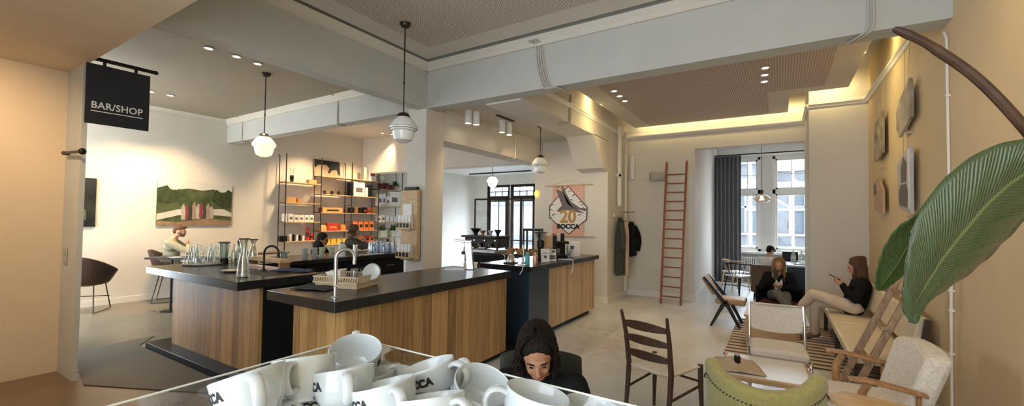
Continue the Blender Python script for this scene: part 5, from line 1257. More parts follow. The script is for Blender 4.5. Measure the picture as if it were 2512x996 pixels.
# coffee table group by the seated women
t = thing('coffee_table', 'pale plywood coffee table with trays of glasses behind the chrome armchair', 'table', (-.10,6.45,.012))
for y in (-.20,.20): m = MB(); m.box(-.27,.27,y-.012,y+.012,0,.385); m.build('side_panel', M['palewood'], t)
m = MB(); m.box(-.29,.29,-.23,.23,.385,.41); m.build('table_top', M['palewood'], t, bevel=.003)
for i, (x, y, s) in enumerate(((-.17,6.50,1.0),(.0,6.44,1.1),(.11,6.53,.8))):
    t = thing('serving_tray', ('dark wooden tray with small cups on the coffee table, by the scissor chair side','dark wooden tray in the middle of the coffee table','dark wooden tray on the coffee table, bench side')[i], 'tray', (x, y, .422), .1*i-.1, 'trays on the coffee table')
    m = MB(); m.box(-.075*s,.075*s,-.055*s,.055*s,0,.012); m.build('tray_base', M['darkwood'], t); 
    m = MB()
    for a in ((-.08*s,.08*s,-.06*s,-.052*s),(-.08*s,.08*s,.052*s,.06*s),(-.08*s,-.072*s,-.06*s,.06*s),(.072*s,.08*s,-.06*s,.06*s)): m.box(a[0],a[1],a[2],a[3],0,.045)
    m.build('tray_rim', M['wood'], t)
for i, (x, y) in enumerate(((-.22,6.52),(-.15,6.48),(.02,6.46))):
    t = thing('water_glass', ('water glass on the coffee table tray, by the scissor chair side','water glass second on the coffee table tray','water glass on the middle tray of the coffee table')[i], 'glass', (x, y, .436), 0, 'glasses on the coffee table')
    m = MB(); m.lathe([(0,0),(.022,0),(.028,.075),(.026,.075),(.020,.006),(0,.006)], 16); m.build('glass_body', M['bottle'], t)
# leather bar chair and stool by the shop wall
def bucket(name, label, loc, rz, zs, mt):
    t = thing(name, label, 'chair', loc, rz)
    m = MB()
    def fn(u, v):
        a = (u*2-1); th = a*1.7; lip = .40 - .16*abs(a)**2
        if v < .45: r = v/.45; return Vector((.27*r*math.sin(th), .02-.25*r*math.cos(th), zs-.03+.05*r*r))
        w_ = (v-.45)/.55; return Vector(((.27+.11*w_)*math.sin(th), .02-(.25+.11*w_)*math.cos(th), zs+.02+(lip+.04*math.cos(th*2))*w_))
    m.grid(fn, 26, 14); m.build('bucket_shell', M[mt], t, solid=.035, smooth=80)
    cushion(t, 'seat_pad', -.21,.21,-.17,.24,zs-.01,zs+.05,mt,.02,.015)
    for x in (-1,1):
        m = MB(); m.tube([(x*.17,.18,zs),(x*.22,.25,.012),(x*.22,-.25,.012),(x*.17,-.15,zs)], .009, 8); m.build('leg', M['iron'], t)
    m = MB(); m.tube([(-.215,.22,.22),(.215,.22,.22)], .008, 8); m.build('footrest', M['iron'], t)
    return t
bucket('bucket_chair', 'dark brown leather bucket chair on wire legs by the grey pier', (-9.62,2.22,0), .9, .46, 'leather')
bucket('bucket_chair', 'wire legged leather chair under the man in the sage shirt', (-9.62,3.38,0), -.5, .50, 'leather')
t = thing('narrow_table', 'narrow black table top with white paper on it by the photograph wall', 'table', (-8.42,2.93,0), .53)
m = MB(); m.box(-.42,.75,-.02,.36,.87,.90); m.build('table_top', M['black'], t, bevel=.003)
for x in (-.1,.62): leg(t, (x,.16,0),(x,.16,.87),.02,.02,'iron'); m = MB(); m.lathe([(0,0),(.14,0),(.14,.012),(0,.02)], 20, c=(x,.16,0)); m.build('foot_plate', M['iron'], t)
m = MB(); m.box(-8.62,-8.34,2.95,3.12,.901,.904); q = m.build('paper_sheet', M['paper']); tag(q, 'white paper sheet on the narrow black table', 'paper')
# window bay furniture
t = thing('curtain', 'slate grey curtain hanging beside the bay window', 'curtain', (-1.14,12.35,0))
m = MB(); m.grid(lambda u, v: Vector((-.31+.62*u, .045*math.sin(u*2*PI*6.5+.3*math.sin(v*3)), .04+3.28*v)), 130, 6); m.build('cloth_panel', M['curtain'], t, solid=.006, smooth=80)
m = MB(); m.cyl((-.34,.0,3.34),(2.2,.0,3.34), .014, n=8); m.build('rod', M['iron'], t)
t = thing('radiator', 'white ribbed radiator below the bay window', 'radiator', (-.45,13.08,0))
m = MB()
for i in range(22): m.box(-.50+i*.05,-.47+i*.05,-.04,.06,.14,.68)
m.box(-.50,.60,-.03,.05,.14,.18); m.box(-.50,.60,-.03,.05,.64,.68); m.build('rib_panel', M['trimw'], t, bevel=.004)
for x in (-.4,.45): m = MB(); m.box(x-.015,x+.015,-.01,.02,0,.15); m.build('foot', M['trimw'], t)
def spindle(name, label, loc, rz, mt, seatmt, arms=True):
    t = thing(name, label, 'chair', loc, rz)
    cushion(t, 'seat', -.21,.21,-.19,.21,.42,.45,seatmt,.008,.008)
    for x in (-.19,.19):
        leg(t, (x*1.15,.21,0),(x*.95,.17,.43),.012,.017,mt); leg(t, (x*1.1,-.22,0),(x*.95,-.16,.43),.012,.017,mt)
    pts = [(.28*math.sin(a), -.02-.24*math.cos(a), .70+.015*math.cos(a)) for a in [(-1.75+3.5*i/14) for i in range(15)]]
    m = MB(); m.tube(pts, .014, 8); m.build('back_hoop', M[mt], t)
    for i in range(7):
        a = -1.2+2.4*i/6; m = MB(); m.cyl((.17*math.sin(a),-.02-.16*math.cos(a),.44),(.28*math.sin(a),-.02-.24*math.cos(a),.70), .006, n=6); m.build('spindle', M[mt], t)
    m = MB(); m.cyl((-.19,.19,.20),(.19,.19,.20), .008, n=6); m.cyl((-.19,-.19,.24),(.19,-.19,.24), .008, n=6); m.build('stretcher', M[mt], t)
    return t
spindle('hoop_chair', 'pale wooden hoop-back chair beside the slate curtain', (-.88,11.25,0), -.9, 'palewood', 'whiteplastic')
spindle('spindle_chair', 'black spindle-back chair before the pale one by the curtain', (-.74,10.5,0), -.7, 'iron', 'whiteplastic')
t = spindle('spindle_chair', 'chair with a brown coat over its back behind the man in white', (-.24,10.36,0), 0, 'iron', 'iron')
m = MB(); m.grid(lambda u, v: Vector((.27*math.sin((u*2-1)*1.5), -.02-.29*math.cos((u*2-1)*1.5)-.02*math.sin(u*20)*(v), .72-.56*v)), 40, 10)
o = m.build('draped_coat', mat('brown_coat', (.13,.085,.05), .9, var=.15), None, solid=.015, smooth=80); o.location = (-.24,10.36,0); tag(o, 'brown coat draped over the chair back behind the man in white', 'coat')
t = thing('dining_table', 'dark blue fronted table by the bay window with bottles on it', 'table', (.62,10.75,0))
m = MB(); m.box(-.50,.46,-.60,.75,.72,.755); m.build('table_top', M['greypl'], t, bevel=.004)
m = MB(); m.box(-.48,.45,-.58,-.55,.02,.72); m.build('front_panel', M['navy'], t)
for x in (-.46,.42):
    for y in (-.5,.70): m = MB(); m.box(x-.02,x+.02,y-.02,y+.02,0,.72); m.build('leg', M['navy'], t)
for i, (x, y) in enumerate(((.25,10.85),(.40,10.95),(.50,10.9))):
    o = copy_tree(b0, (x, y, .755), 0, ('clear bottle on the bay table, by the man in white','clear bottle on the bay table, middle of three','clear bottle on the bay table, by the chimney wall')[i], 'bottles on the bay table'); o.scale = (1.3,1.3,1.15)
m = MB(); m.box(.25,.60,10.32,10.52,.756,.764); tag(m.build('magazine', M['ink']), 'dark magazine lying on the bay table', 'magazine')
t = thing('laptop', 'dark laptop screen open before the man in white', 'laptop', (.22,11.22,.756), .2)
m = MB(); m.box(-.15,.15,-.10,.10,0,.012); m.build('keyboard_base', M['iron'], t); m = MB(); m.box(-.15,.15,.09,.10,.012,.20); m.build('lid', M['iron'], t)
t = thing('armchair', 'low dark armchair under the woman with the blond hair', 'armchair', (-.01,8.02,0), PI)
cushion(t, 'seat', -.25,.25,-.20,.30,.24,.36,'burgundy',.03,.02)
m = MB(); m.grid(lambda u, v: Vector((.30*math.sin((u*2-1)*1.5), .02-.26*math.cos((u*2-1)*1.5), .30+.28*v)), 20, 6); m.build('backrest', M['knit_black'], t, solid=.05, bevel=.012, smooth=80)
for x in (-.2,.2):
    for y in (-.16,.22): leg(t, (x*1.1,y*1.1,0),(x,y,.25),.012,.018,'darkwood')
# rustic ladder leaning on the ochre wall
t = thing('rustic_ladder', 'weathered log ladder leaning on the ochre wall behind the leaves', 'ladder', (.35,4.3,0))
for y, dx in ((0,.03),(.26,-.02)):
    m = MB(); m.tube([(0+dx,y,.0),(.22+dx,y,.54),(.46+dx,y,1.12),(.71,y,1.75)], [.034,.033,.030,.028], 4, sq=(1.0,1.0)); m.build('side_rail', M['barnwood'], t, bevel=.006)
for i in range(6):
    f_ = .16+i*.15; x = .71*f_+.0; z = 1.75*f_
    m = MB(); m.tube([(x,-.04,z),(x,.30,z)], .024, 4, sq=(1.3,.8)); m.build('rung', M['barnwood'], t, bevel=.004)
# art pieces hung on the ochre wall
def art(label, pts, mt, marks, wires):
    o0 = Vector(pts[0]); t = thing('hanging_artwork', label, 'art', (1.10, o0.x, o0.y), 0, 'artworks on the ochre wall')
    m = MB(); m.prism([(a-o0.x, b-o0.y) for a, b in pts], (-.045, -.018), lambda a, b, c: (c, a, b)); m.build('art_panel', mt, t, bevel=.003)
    for (poly, mk) in marks:
        m = MB(); m.prism([(a-o0.x, b-o0.y) for a, b in poly], (-.0475, -.045), lambda a, b, c: (c, a, b)); m.build('drawn_shape', mk, t)
    m = MB(); m.box(-.018,.018,-.03,.03,-.12,-.09); q = m.build('batten', M['linen'], t); q.location = (0, sum(a for a,b in pts)/len(pts)-o0.x, 0)
    for (a, b, c, d) in wires:
        m = MB(); m.cyl((-.03,a-o0.x,b-o0.y),(-.02,c-o0.x,d-o0.y), .0022, n=5); m.build('hanging_wire', M['linen'], t)
rock = mat('marble_print', (.56,.46,.34), .7, col2=(.10,.08,.06), scale=7, detail=6)
rock2 = mat('pale_marble_print', (.60,.53,.42), .7, col2=(.20,.16,.12), scale=6, detail=6)
art('narrow upright stone-patterned artwork on the ochre wall beside the corner', [(7.23,2.42),(7.12,2.40),(6.70,2.46),(6.70,2.98),(6.86,2.93),(7.20,2.88)], rock, [], [(6.8,2.95,6.75,3.33),(6.95,2.93,6.9,3.36)])
art('slanted stone-patterned artwork near the yellow cove', [(5.97,2.62),(5.86,2.50),(5.38,2.62),(5.38,2.80),(5.42,3.00),(5.82,2.88),(5.98,2.78)], rock2, [], [(5.55,2.95,5.5,3.38),(5.7,2.92,5.7,3.36),(5.6,2.56,5.62,2.30),(5.75,2.53,5.8,2.25)])
art('tall grey artwork of soft rounded shapes half hidden by the big leaf', [(5.93,1.78),(5.42,1.70),(5.42,2.34),(5.62,2.32),(5.95,2.22)], mat('grey_print', (.50,.48,.48), .7, var=.1), [([(5.86,1.80),(5.55,1.76),(5.50,1.9),(5.58,2.0),(5.80,2.0),(5.88,1.92)], M['inkgrey']), ([(5.78,2.02),(5.58,2.02),(5.55,2.2),(5.68,2.27),(5.78,2.18)], M['inkgrey']), ([(5.50,1.76),(5.43,1.74),(5.43,2.33),(5.52,2.32)], M['paper'])], [])
art('small pinkish artwork low on the ochre wall beside the corner', [(7.22,1.78),(6.72,1.73),(6.72,2.02),(6.98,2.18),(7.28,2.14)], mat('blush_print', (.58,.40,.28), .7, col2=(.40,.25,.16), scale=9), [([(7.25,1.98),(7.12,1.97),(7.12,2.10),(7.27,2.12)], M['inkgrey'])], [])
# ================================================================ big leaves hanging in from a plant beside the camera
t = thing('leafy_plant', 'tall plant with a huge folded glossy leaf, a smaller leaf and a brown stalk', 'plant', (.86,1.86,0))
PO = Vector((.86,1.86,0))
m = MB(); m.lathe([(0,0),(.16,0),(.20,.36),(.19,.38),(.17,.36),(0,.34)], 28); m.build('pot', M['linen'], t)
m = MB(); m.tube(smoothpath([(0,0,.3),(.01,.01,.9),(-.02,.0,1.4),(-.07,-.03,1.72)], 5), [.035]*10+[.028]*6, 18); m.build('trunk', mat('plant_stem', (.13,.12,.04), .5, var=.2), t)
def leafmat(name, a, b2, scale):
    m, nt, bs = nmat(name); N = nt.nodes; L = nt.links
    uv = N.new('ShaderNodeUVMap'); mp = N.new('ShaderNodeMapping'); L.new(uv.outputs[0], mp.inputs[0]); mp.inputs['Rotation'].default_value = (0,0,0)
    wv = N.new('ShaderNodeTexWave'); wv.wave_type = 'BANDS'; wv.bands_direction = 'X'; wv.inputs['Scale'].default_value = scale; wv.inputs['Distortion'].default_value = 1.0; wv.inputs['Detail'].default_value = 2; L.new(mp.outputs[0], wv.inputs['Vector'])
    sp = N.new('ShaderNodeSeparateXYZ'); L.new(uv.outputs[0], sp.inputs[0])
    no = N.new('ShaderNodeTexNoise'); no.inputs['Scale'].default_value = 5; L.new(uv.outputs[0], no.inputs['Vector'])
    mc = N.new('ShaderNodeMix'); mc.data_type = 'RGBA'; L.new(no.outputs['Fac'], mc.inputs[0]); mc.inputs[6].default_value = c4(a); mc.inputs[7].default_value = c4(b2)
    sb = N.new('ShaderNodeMath'); sb.operation = 'SUBTRACT'; L.new(sp.outputs['Y'], sb.inputs[0]); sb.inputs[1].default_value = .5
    ab = N.new('ShaderNodeMath'); ab.operation = 'ABSOLUTE'; L.new(sb.outputs[0], ab.inputs[0])
    lt = N.new('ShaderNodeMath'); lt.operation = 'LESS_THAN'; L.new(ab.outputs[0], lt.inputs[0]); lt.inputs[1].default_value = .018
    m2 = N.new('ShaderNodeMix'); m2.data_type = 'RGBA'; L.new(lt.outputs[0], m2.inputs[0]); L.new(mc.outputs[2], m2.inputs[6]); m2.inputs[7].default_value = (.16,.20,.07,1)
    L.new(m2.outputs[2], bs.inputs['Base Color']); bs.inputs['Roughness'].default_value = .25; bs.inputs['Coat Weight'].default_value = .4; bs.inputs['Coat Roughness'].default_value = .12
    bp = N.new('ShaderNodeBump'); bp.inputs['Strength'].default_value = .55; bp.inputs['Distance'].default_value = .004; L.new(wv.outputs['Fac'], bp.inputs['Height']); L.new(bp.outputs[0], bs.inputs['Normal'])
    return m
M['bigleaf'] = leafmat('big_leaf', (.045,.080,.028), (.085,.115,.050), 22)
M['smallleaf'] = leafmat('leaf_green', (.035,.085,.012), (.05,.11,.016), 18)
def leaf(rows, mt, fold, thick=.004, name='leaf'):
    # rows: (edge_a, midrib, edge_b) world points from base to tip, splined; cross-section folded
    A = smoothpath([r[0] for r in rows], 7); B = smoothpath([r[1] for r in rows], 7); Cc = smoothpath([r[2] for r in rows], 7)
    n = len(A); nv = 14; vs = []; uvs = []
    for i in range(n):
        u = i/(n-1)
        for j in range(nv+1):
            v = j/nv
            if v <= .5: q = v*2; p = A[i]*(1-q)+B[i]*q
            else: q = v*2-1; p = B[i]*(1-q)+Cc[i]*q
            bulge = math.sin(min(1, abs(v-.5)*2)*PI)
            nrm = (A[i]-B[i]).cross(B[min(i+1,n-1)]-B[max(i-1,0)])
            if nrm.length > 1e-9: nrm.normalize()
            vs.append(p - PO + nrm*(fold*bulge + .0022*math.sin(u*60+abs(v-.5)*26)*min(1, abs(v-.5)*6))); uvs.append((u+abs(v-.5)*.35, v))
    fs = [(i*(nv+1)+j, i*(nv+1)+j+1, (i+1)*(nv+1)+j+1, (i+1)*(nv+1)+j) for i in range(n-1) for j in range(nv)]
    me = bpy.data.meshes.new(name); me.from_pydata([tuple(v) for v in vs], [], fs)
    ul = me.uv_layers.new(name='UVMap')
    for l in me.loops: ul.data[l.index].uv = uvs[l.vertex_index]
    me.materials.append(M[mt]); me.polygons.foreach_set('use_smooth', [True]*len(me.polygons))
    o = bpy.data.objects.new(name, me); COL.objects.link(o); o.parent = t
    md = o.modifiers.new('s', 'SOLIDIFY'); md.thickness = thick; md.offset = 0
    return o
LR = (((0.666,1.816,1.865),(0.704,1.842,1.811),(0.774,1.947,1.761)), ((0.586,1.778,1.846),(0.644,1.817,1.766),(0.715,1.935,1.702)), ((0.514,1.758,1.825),(0.588,1.807,1.744),(0.663,1.940,1.654)), ((0.442,1.738,1.771),(0.522,1.791,1.674),(0.604,1.929,1.573)), ((0.382,1.726,1.692),(0.464,1.781,1.584),(0.550,1.908,1.502)),
      ((0.342,1.715,1.606),(0.414,1.776,1.497),(0.489,1.884,1.437)), ((0.324,1.719,1.508),(0.380,1.780,1.420),(0.424,1.845,1.385)), ((0.317,1.729,1.415),(0.357,1.780,1.368),(0.384,1.821,1.348)), ((0.318,1.744,1.345),(0.343,1.772,1.324),(0.364,1.797,1.320)), ((0.338,1.770,1.299),(0.344,1.774,1.297),(0.349,1.777,1.299)))
leaf([tuple(Vector(p) for p in r) for r in LR], 'bigleaf', .012)
LS = (((0.467,2.015,1.713),(0.475,2.020,1.702),(0.485,2.039,1.689)), ((0.407,2.003,1.637),(0.431,2.031,1.608),(0.455,2.059,1.580)), ((0.351,1.994,1.585),(0.392,2.033,1.535),(0.432,2.071,1.506)), ((0.316,1.997,1.512),(0.364,2.041,1.468),(0.404,2.078,1.445)), ((0.298,2.000,1.438),(0.332,2.035,1.407),(0.368,2.069,1.399)), ((0.297,2.013,1.380),(0.312,2.035,1.370),(0.337,2.050,1.371)), ((0.312,2.035,1.358),(0.315,2.037,1.357),(0.320,2.041,1.358)))
leaf([tuple(Vector(p) for p in r) for r in LS], 'smallleaf', -.008)
m = MB(); m.tube(smoothpath([V(0.305,1.744,2.211)-PO, V(0.362,1.757,2.172)-PO, V(0.412,1.778,2.132)-PO, V(0.505,1.804,2.034)-PO, V(0.605,1.837,1.887)-PO, V(0.811,2.044,1.645)-PO, Vector((-.03,-.02,1.5))], 6), [.007,.010,.011,.0125,.0135,.013,.0125,.0125,.0125,.0125,.013,.0135]+[.0145]*40, 10)
bm_ = m; o = MB()
o = bm_.build('stalk', mat('dry_stalk', (.075,.035,.018), .6, var=.35, scale=14), t)
m = MB(); m.tube(smoothpath([V(0.666,1.817,1.839)-PO, V(0.794,1.960,1.750)-PO, Vector((-.04,-.02,1.55))], 6), .009, 8); m.build('leaf_stalk', M['leafgreen'], t)
m = MB(); m.tube(smoothpath([V(0.472,2.019,1.705)-PO, V(0.692,2.206,1.648)-PO, V(0.959,2.379,1.479)-PO, Vector((-.02,0,1.35))], 6), .007, 8); m.build('leaf_stalk', M['leafgreen'], t)
# ================================================================ people
def organic(name, prims, mt, parent, voxel=.010, it=5, fac=.5):
    m = MB()
    for p in prims:
        if p[0] == 'c':
            a, b = Vector(p[1]), Vector(p[2]); m.cyl(a, b, p[3], p[4], 14); m.ell(a, (p[3],)*3, 14, 9); m.ell(b, (p[4],)*3, 14, 9)
        else: m.ell(p[1], p[2], 18, 12, p[3] if len(p) > 3 else None)
    me = bpy.data.meshes.new(name); me.from_pydata(m.v, [], m.f)
    bm = bmesh.new(); bm.from_mesh(me); bmesh.ops.recalc_face_normals(bm, faces=bm.faces); bm.to_mesh(me); bm.free()
    o = bpy.data.objects.new(name, me); COL.objects.link(o)
    md = o.modifiers.new('r', 'REMESH'); md.mode = 'VOXEL'; md.voxel_size = voxel; md.use_smooth_shade = True
    md = o.modifiers.new('s', 'SMOOTH'); md.factor = fac; md.iterations = it
    bpy.context.view_layer.update()
    me2 = bpy.data.meshes.new_from_object(o.evaluated_get(bpy.context.evaluated_depsgraph_get()))
    o.modifiers.clear(); o.data = me2; bpy.data.meshes.remove(me); me2.name = name
    me2.materials.clear(); me2.materials.append(M[mt]); me2.polygons.foreach_set('use_smooth', [True]*len(me2.polygons))
    if parent: o.parent = parent
    return o
def hand_prims(wr, d, nrm, curl=.5, s=1.0, side=1):
    # palm from wrist along d; nrm = palm normal (fingers curl towards it); side = thumb side
    d = Vector(d).normalized(); nrm = Vector(nrm); nrm = (nrm-d*nrm.dot(d)).normalized(); sd = d.cross(nrm)*side; wr = Vector(wr)
    out = []
    for q in (-.028,-.010,.010,.028): out.append(('c', wr+d*.015*s+sd*q*.6*s, wr+d*.085*s+sd*q*s, .013*s, .0115*s))
    for i, (q, L_) in enumerate(((-.031,.058),(-.011,.072),(.010,.078),(.030,.070))):
        p = wr+d*.085*s+sd*q*s; ang = curl*.7
        for seg, r in ((.45,.0095),(.32,.0088),(.26,.0078)):
            v = d*math.cos(ang)+nrm*math.sin(ang); p2 = p+v*L_*seg*s*1.0; out.append(('c', p, p2, r*s, r*.92*s)); p = p2; ang += curl
    p = wr+d*.028*s+sd*.030*s; v = (sd*.75+d*.6+nrm*.35).normalized()
    p2 = p+v*.042*s; out.append(('c', p, p2, .012*s, .0105*s)); v2 = (d*.85+nrm*.5+sd*.1).normalized(); out.append(('c', p2, p2+v2*.034*s, .0105*s, .0085*s))
    return out
def person(label, loc, rz, J, skin, hair, top, bottom, shoe, s=1.0, hairstyle='long', voxel=.009, sleeve=.014, show_legs=True, loose=.012):
    t = thing('person', label, 'person', loc, rz); V3 = {k: Vector(v) for k, v in J.items() if k not in ('look', 'curl', 'palm')}
    lk = Euler((math.radians(J['look'][1]), math.radians(J['look'][2]), math.radians(J['look'][0]))).to_matrix()
    hc = V3['head']; H = lambda x, y, z: hc + lk @ (Vector((x, y, z))*s)
    pr = []
    # head: cranium, face, jaw, cheeks, brow, nose, lips, chin, ears
    pr += [('e', H(0,-.012,.022), (.074*s,.092*s,.088*s), lk), ('e', H(0,.022,-.022), (.060*s,.066*s,.085*s), lk), ('e', H(0,.045,-.080), (.034*s,.034*s,.026*s), lk),
           ('e', H(0,.076,.018), (.048*s,.014*s,.012*s), lk), ('c', H(0,.086,.006), H(0,.104,-.028), .009*s, .0125*s), ('e', H(0,.094,-.031), (.017*s,.010*s,.009*s), lk),
           ('e', H(.030,.066,-.028), (.022*s,.018*s,.022*s), lk), ('e', H(-.030,.066,-.028), (.022*s,.018*s,.022*s), lk), ('e', H(0,.080,-.056), (.022*s,.010*s,.010*s), lk),
           ('e', H(.073,-.008,-.012), (.010*s,.020*s,.032*s), lk), ('e', H(-.073,-.008,-.012), (.010*s,.020*s,.032*s), lk)]
    pr += [('c', V3['neck'], H(0,-.018,-.05), .050*s, .047*s)]
    hip, ch = V3['hip'], V3['chest']
    sl, sr = V3['shl'], V3['shr']
    pr += [('c', hip, ch, .115*s, .115*s), ('c', ch+(sl-ch)*.45, ch+(sr-ch)*.45, .10*s, .10*s), ('c', sl, sr, .052*s, .052*s), ('c', V3['neck'], (sl+sr)/2, .055*s, .07*s)]
    for k in ('l', 'r'):
        sh, el, wr = V3['sh'+k], V3['el'+k], V3['wr'+k]
        pr += [('c', sh, el, .046*s, .038*s), ('c', el, wr, .037*s, .025*s)]
        d = wr-el; d = V3['hd'+k] if 'hd'+k in V3 else d
        pr += hand_prims(wr, d, J['palm'][0 if k == 'l' else 1], J['curl'][0 if k == 'l' else 1], s, -1 if k == 'l' else 1)
        hj = hip + (t_x(sl, sr) * ((-.085 if k == 'l' else .085)*s))
        if show_legs:
            kn, an, to = V3['kn'+k], V3['an'+k], V3['to'+k]
            pr += [('c', hj, kn, .076*s, .052*s), ('c', kn, an, .050*s, .034*s), ('c', an, to, .034*s, .028*s)]
    organic('body', pr, skin, t, voxel)
    # eyes, brows, mouth
    m = MB()
    for x in (-.030, .030): m.ell(H(x,.0815,.004), (.0105*s,.006*s,.0045*s), 10, 6, lk)
    m.build('eyes', M['ink'], t, smooth=80)
    m = MB()
    for x in (-1, 1): m.tube([H(x*.014,.0875,.022), H(x*.032,.086,.027), H(x*.048,.074,.021)], [.003*s,.0035*s,.002*s], 6)
    m.build('eyebrows', M[hair], t)
    m = MB(); m.ell(H(0,.0885,-.056), (.020*s,.0045*s,.0045*s), 10, 6, lk); m.build('lips', mat('lips_'+label[:6], (.35,.10,.08), .45, var=0), t, smooth=80)
    # clothes
    g = .012
    tp = [('c', hip, ch, (.128+g)*s, (.122+g)*s), ('c', ch+(sl-ch)*.5, ch+(sr-ch)*.5, .112*s, .112*s), ('c', sl, sr, .064*s, .064*s), ('c', V3['neck']-(V3['neck']-(sl+sr)/2)*.35, (sl+sr)/2, .062*s, .085*s)]
    for k in ('l', 'r'):
        sh, el, wr = V3['sh'+k], V3['el'+k], V3['wr'+k]
        tp += [('c', sh, el, (.052+sleeve)*s, (.044+sleeve)*s), ('c', el, el+(wr-el)*.93, (.043+sleeve)*s, (.031+sleeve*.8)*s)]
    organic('top', tp, top, t, voxel*1.15)
    if show_legs:
        bt = [('e', hip+Vector((0,0,-.01)), (.155*s,.135*s,.10*s))]
        for k in ('l', 'r'):
            hj = hip + (t_x(sl, sr) * ((-.085 if k == 'l' else .085)*s)); kn, an = V3['kn'+k], V3['an'+k]
            bt += [('c', hj, kn, (.084+loose)*s, (.060+loose)*s), ('c', kn, kn+(an-kn)*.92, (.058+loose)*s, (.045+loose*1.3)*s)]
        organic('trousers', bt, bottom, t, voxel*1.15)
        for k in ('l', 'r'):
            an, to = V3['an'+k], V3['to'+k]; d = (to-an)
            up_ = Vector((0,0,1)); sd = d.cross(up_).normalized()
            organic('shoe', [('c', an-d.normalized()*.03*s, to, .046*s, .038*s), ('c', an+(V3['kn'+k]-an).normalized()*.05*s, an, .043*s, .046*s), ('c', an+d*.3+sd*.008, to+d.normalized()*.025*s, .042*s, .032*s)], shoe, t, voxel)
    # hair
    def Hh(x, y, z): return H(x, y, z)
    if hairstyle == 'short':
        hp = [('e', H(0,-.026,.045), (.080*s,.094*s,.082*s), lk), ('e', H(0,-.07,.0), (.066*s,.045*s,.07*s), lk), ('e', H(0,.045,.092), (.055*s,.045*s,.028*s), lk)]
    elif hairstyle == 'hood':
        hp = [('e', H(0,-.030,.040), (.094*s,.100*s,.095*s), lk), ('c', H(0,-.05,-.05), H(0,-.06,-.12), .085*s, .10*s)]
    else:
        L_ = {'bob': .11, 'long': .33, 'xlong': .42}[hairstyle]
        hp = [('e', H(0,-.026,.040), (.085*s,.096*s,.088*s), lk), ('e', H(0,-.06,-.02), (.078*s,.062*s,.09*s), lk)]
        dn = Vector((0,0,-1)); bk = lk @ Vector((0,-1,0))
        rl = random.Random(len(label))
        for q in range(22):
            a_ = math.radians(-195+210*q/21) ; x = .078*math.cos(a_); y = -.012+.080*math.sin(a_); w_ = .015+.008*rl.random(); lf = .85+.3*rl.random()
            if y > -.004: continue
            a = H(x*.9,y*.9,.045); b = H(x*1.06,y*1.04,-.03)+dn*.02*s; k_ = L_*lf*s
            c = b+dn*k_*.45+bk*.012+Vector((rl.uniform(-.012,.012), rl.uniform(-.012,.012), 0)); d_ = c+dn*k_*.36+bk*.01+(lk @ Vector((x, y, 0))).normalized()*(.024*s*rl.random() if hairstyle == 'bob' else 0)+Vector((rl.uniform(-.022,.022), rl.uniform(-.022,.022), 0))
            hp += [('c', a, b, w_*1.3*s, w_*1.2*s), ('c', b, c, w_*1.2*s, w_*1.05*s), ('c', c, d_, w_*1.05*s, w_*.45*s)]
        m = MB()
        for q in range(150):
            sd_ = 1 if q % 2 else -1; ps = math.radians(rl.uniform(-34, 92)); y0 = rl.uniform(-.05, .045) if ps < .6 else rl.uniform(-.06, 0)
            L2 = L_*rl.uniform(.75, 1.12); wv = rl.uniform(.003, .009); ph_ = rl.uniform(0, 6); pts = []
            for k_ in range(8):
                f_ = math.radians(6+88*k_/7); pts.append(H(sd_*math.cos(ps)*.092*math.sin(f_), -.026+y0*math.cos(f_)*.9-math.sin(ps)*.104*math.sin(f_), .040+.096*math.cos(f_)*(1-abs(y0)*1.5)))
            e0 = pts[-1]; out_ = (lk @ Vector((sd_*math.cos(ps), -math.sin(ps), 0)))
            for k_ in range(1, 8):
                f_ = k_/7; pts.append(e0+dn*L2*.92*s*f_+out_*(wv*math.sin(ph_+f_*9)+(.022*f_*f_*s if hairstyle == 'bob' else -.004*f_))+bk*.02*f_*s+Vector((wv*math.cos(ph_+f_*7), 0, 0)))
            m.tube(pts, [.0045*s]*11+[.004*s,.0035*s,.0026*s,.0015*s], 5)
        q = m.build('hair_strands', M[hair], t, smooth=80); q['kind'] = 'stuff'
    organic('hair', hp, hair, t, .0055, 1, .4)
    return t
def t_x(sl, sr): return (sr-sl).normalized()
def phone(label, loc, rot):
    t = thing('phone', label, 'phone', loc, 0, rot=rot)
    m = MB(); m.box(-.034,.034,-.0045,.0045,-.07,.07); m.build('phone_body', M['iron'], t, bevel=.003)
    m = MB(); m.box(-.030,.030,.0045,.0052,-.064,.064); m.build('screen', M['darkglass'], t)
# woman on the bench, legs crossed, looking at her phone
person('woman in black sweater and ecru trousers on the cream bench with a phone', (.80,7.0,0), PI/2,
  dict(head=(0,-.035,1.045), neck=(0,-.075,.925), hip=(0,.0,.535), chest=(0,-.075,.76), shl=(-.155,-.085,.865), shr=(.155,-.085,.865), ell=(-.20,.0,.655), elr=(.19,.02,.66), wrl=(-.06,.115,.80), wrr=(.055,.105,.80),
   hdl=(.25,.55,.45), hdr=(-.25,.55,.45), knl=(-.03,.42,.655), anl=(.05,.545,.47), tol=(.04,.655,.415), knr=(.09,.40,.54), anr=(.07,.40,.10), tor=(.07,.52,.05), look=(0,-20,0), palm=((.7,-.1,.5),(-.7,-.1,.5)), curl=(.55,.55)),
  'skin', 'hairbrown', 'knit_black', 'ecru', 'bootbrown', .93, 'xlong', .008)
phone('dark phone held up by the woman on the bench', (.615,7.0,.895), (math.radians(-60),0,PI/2))
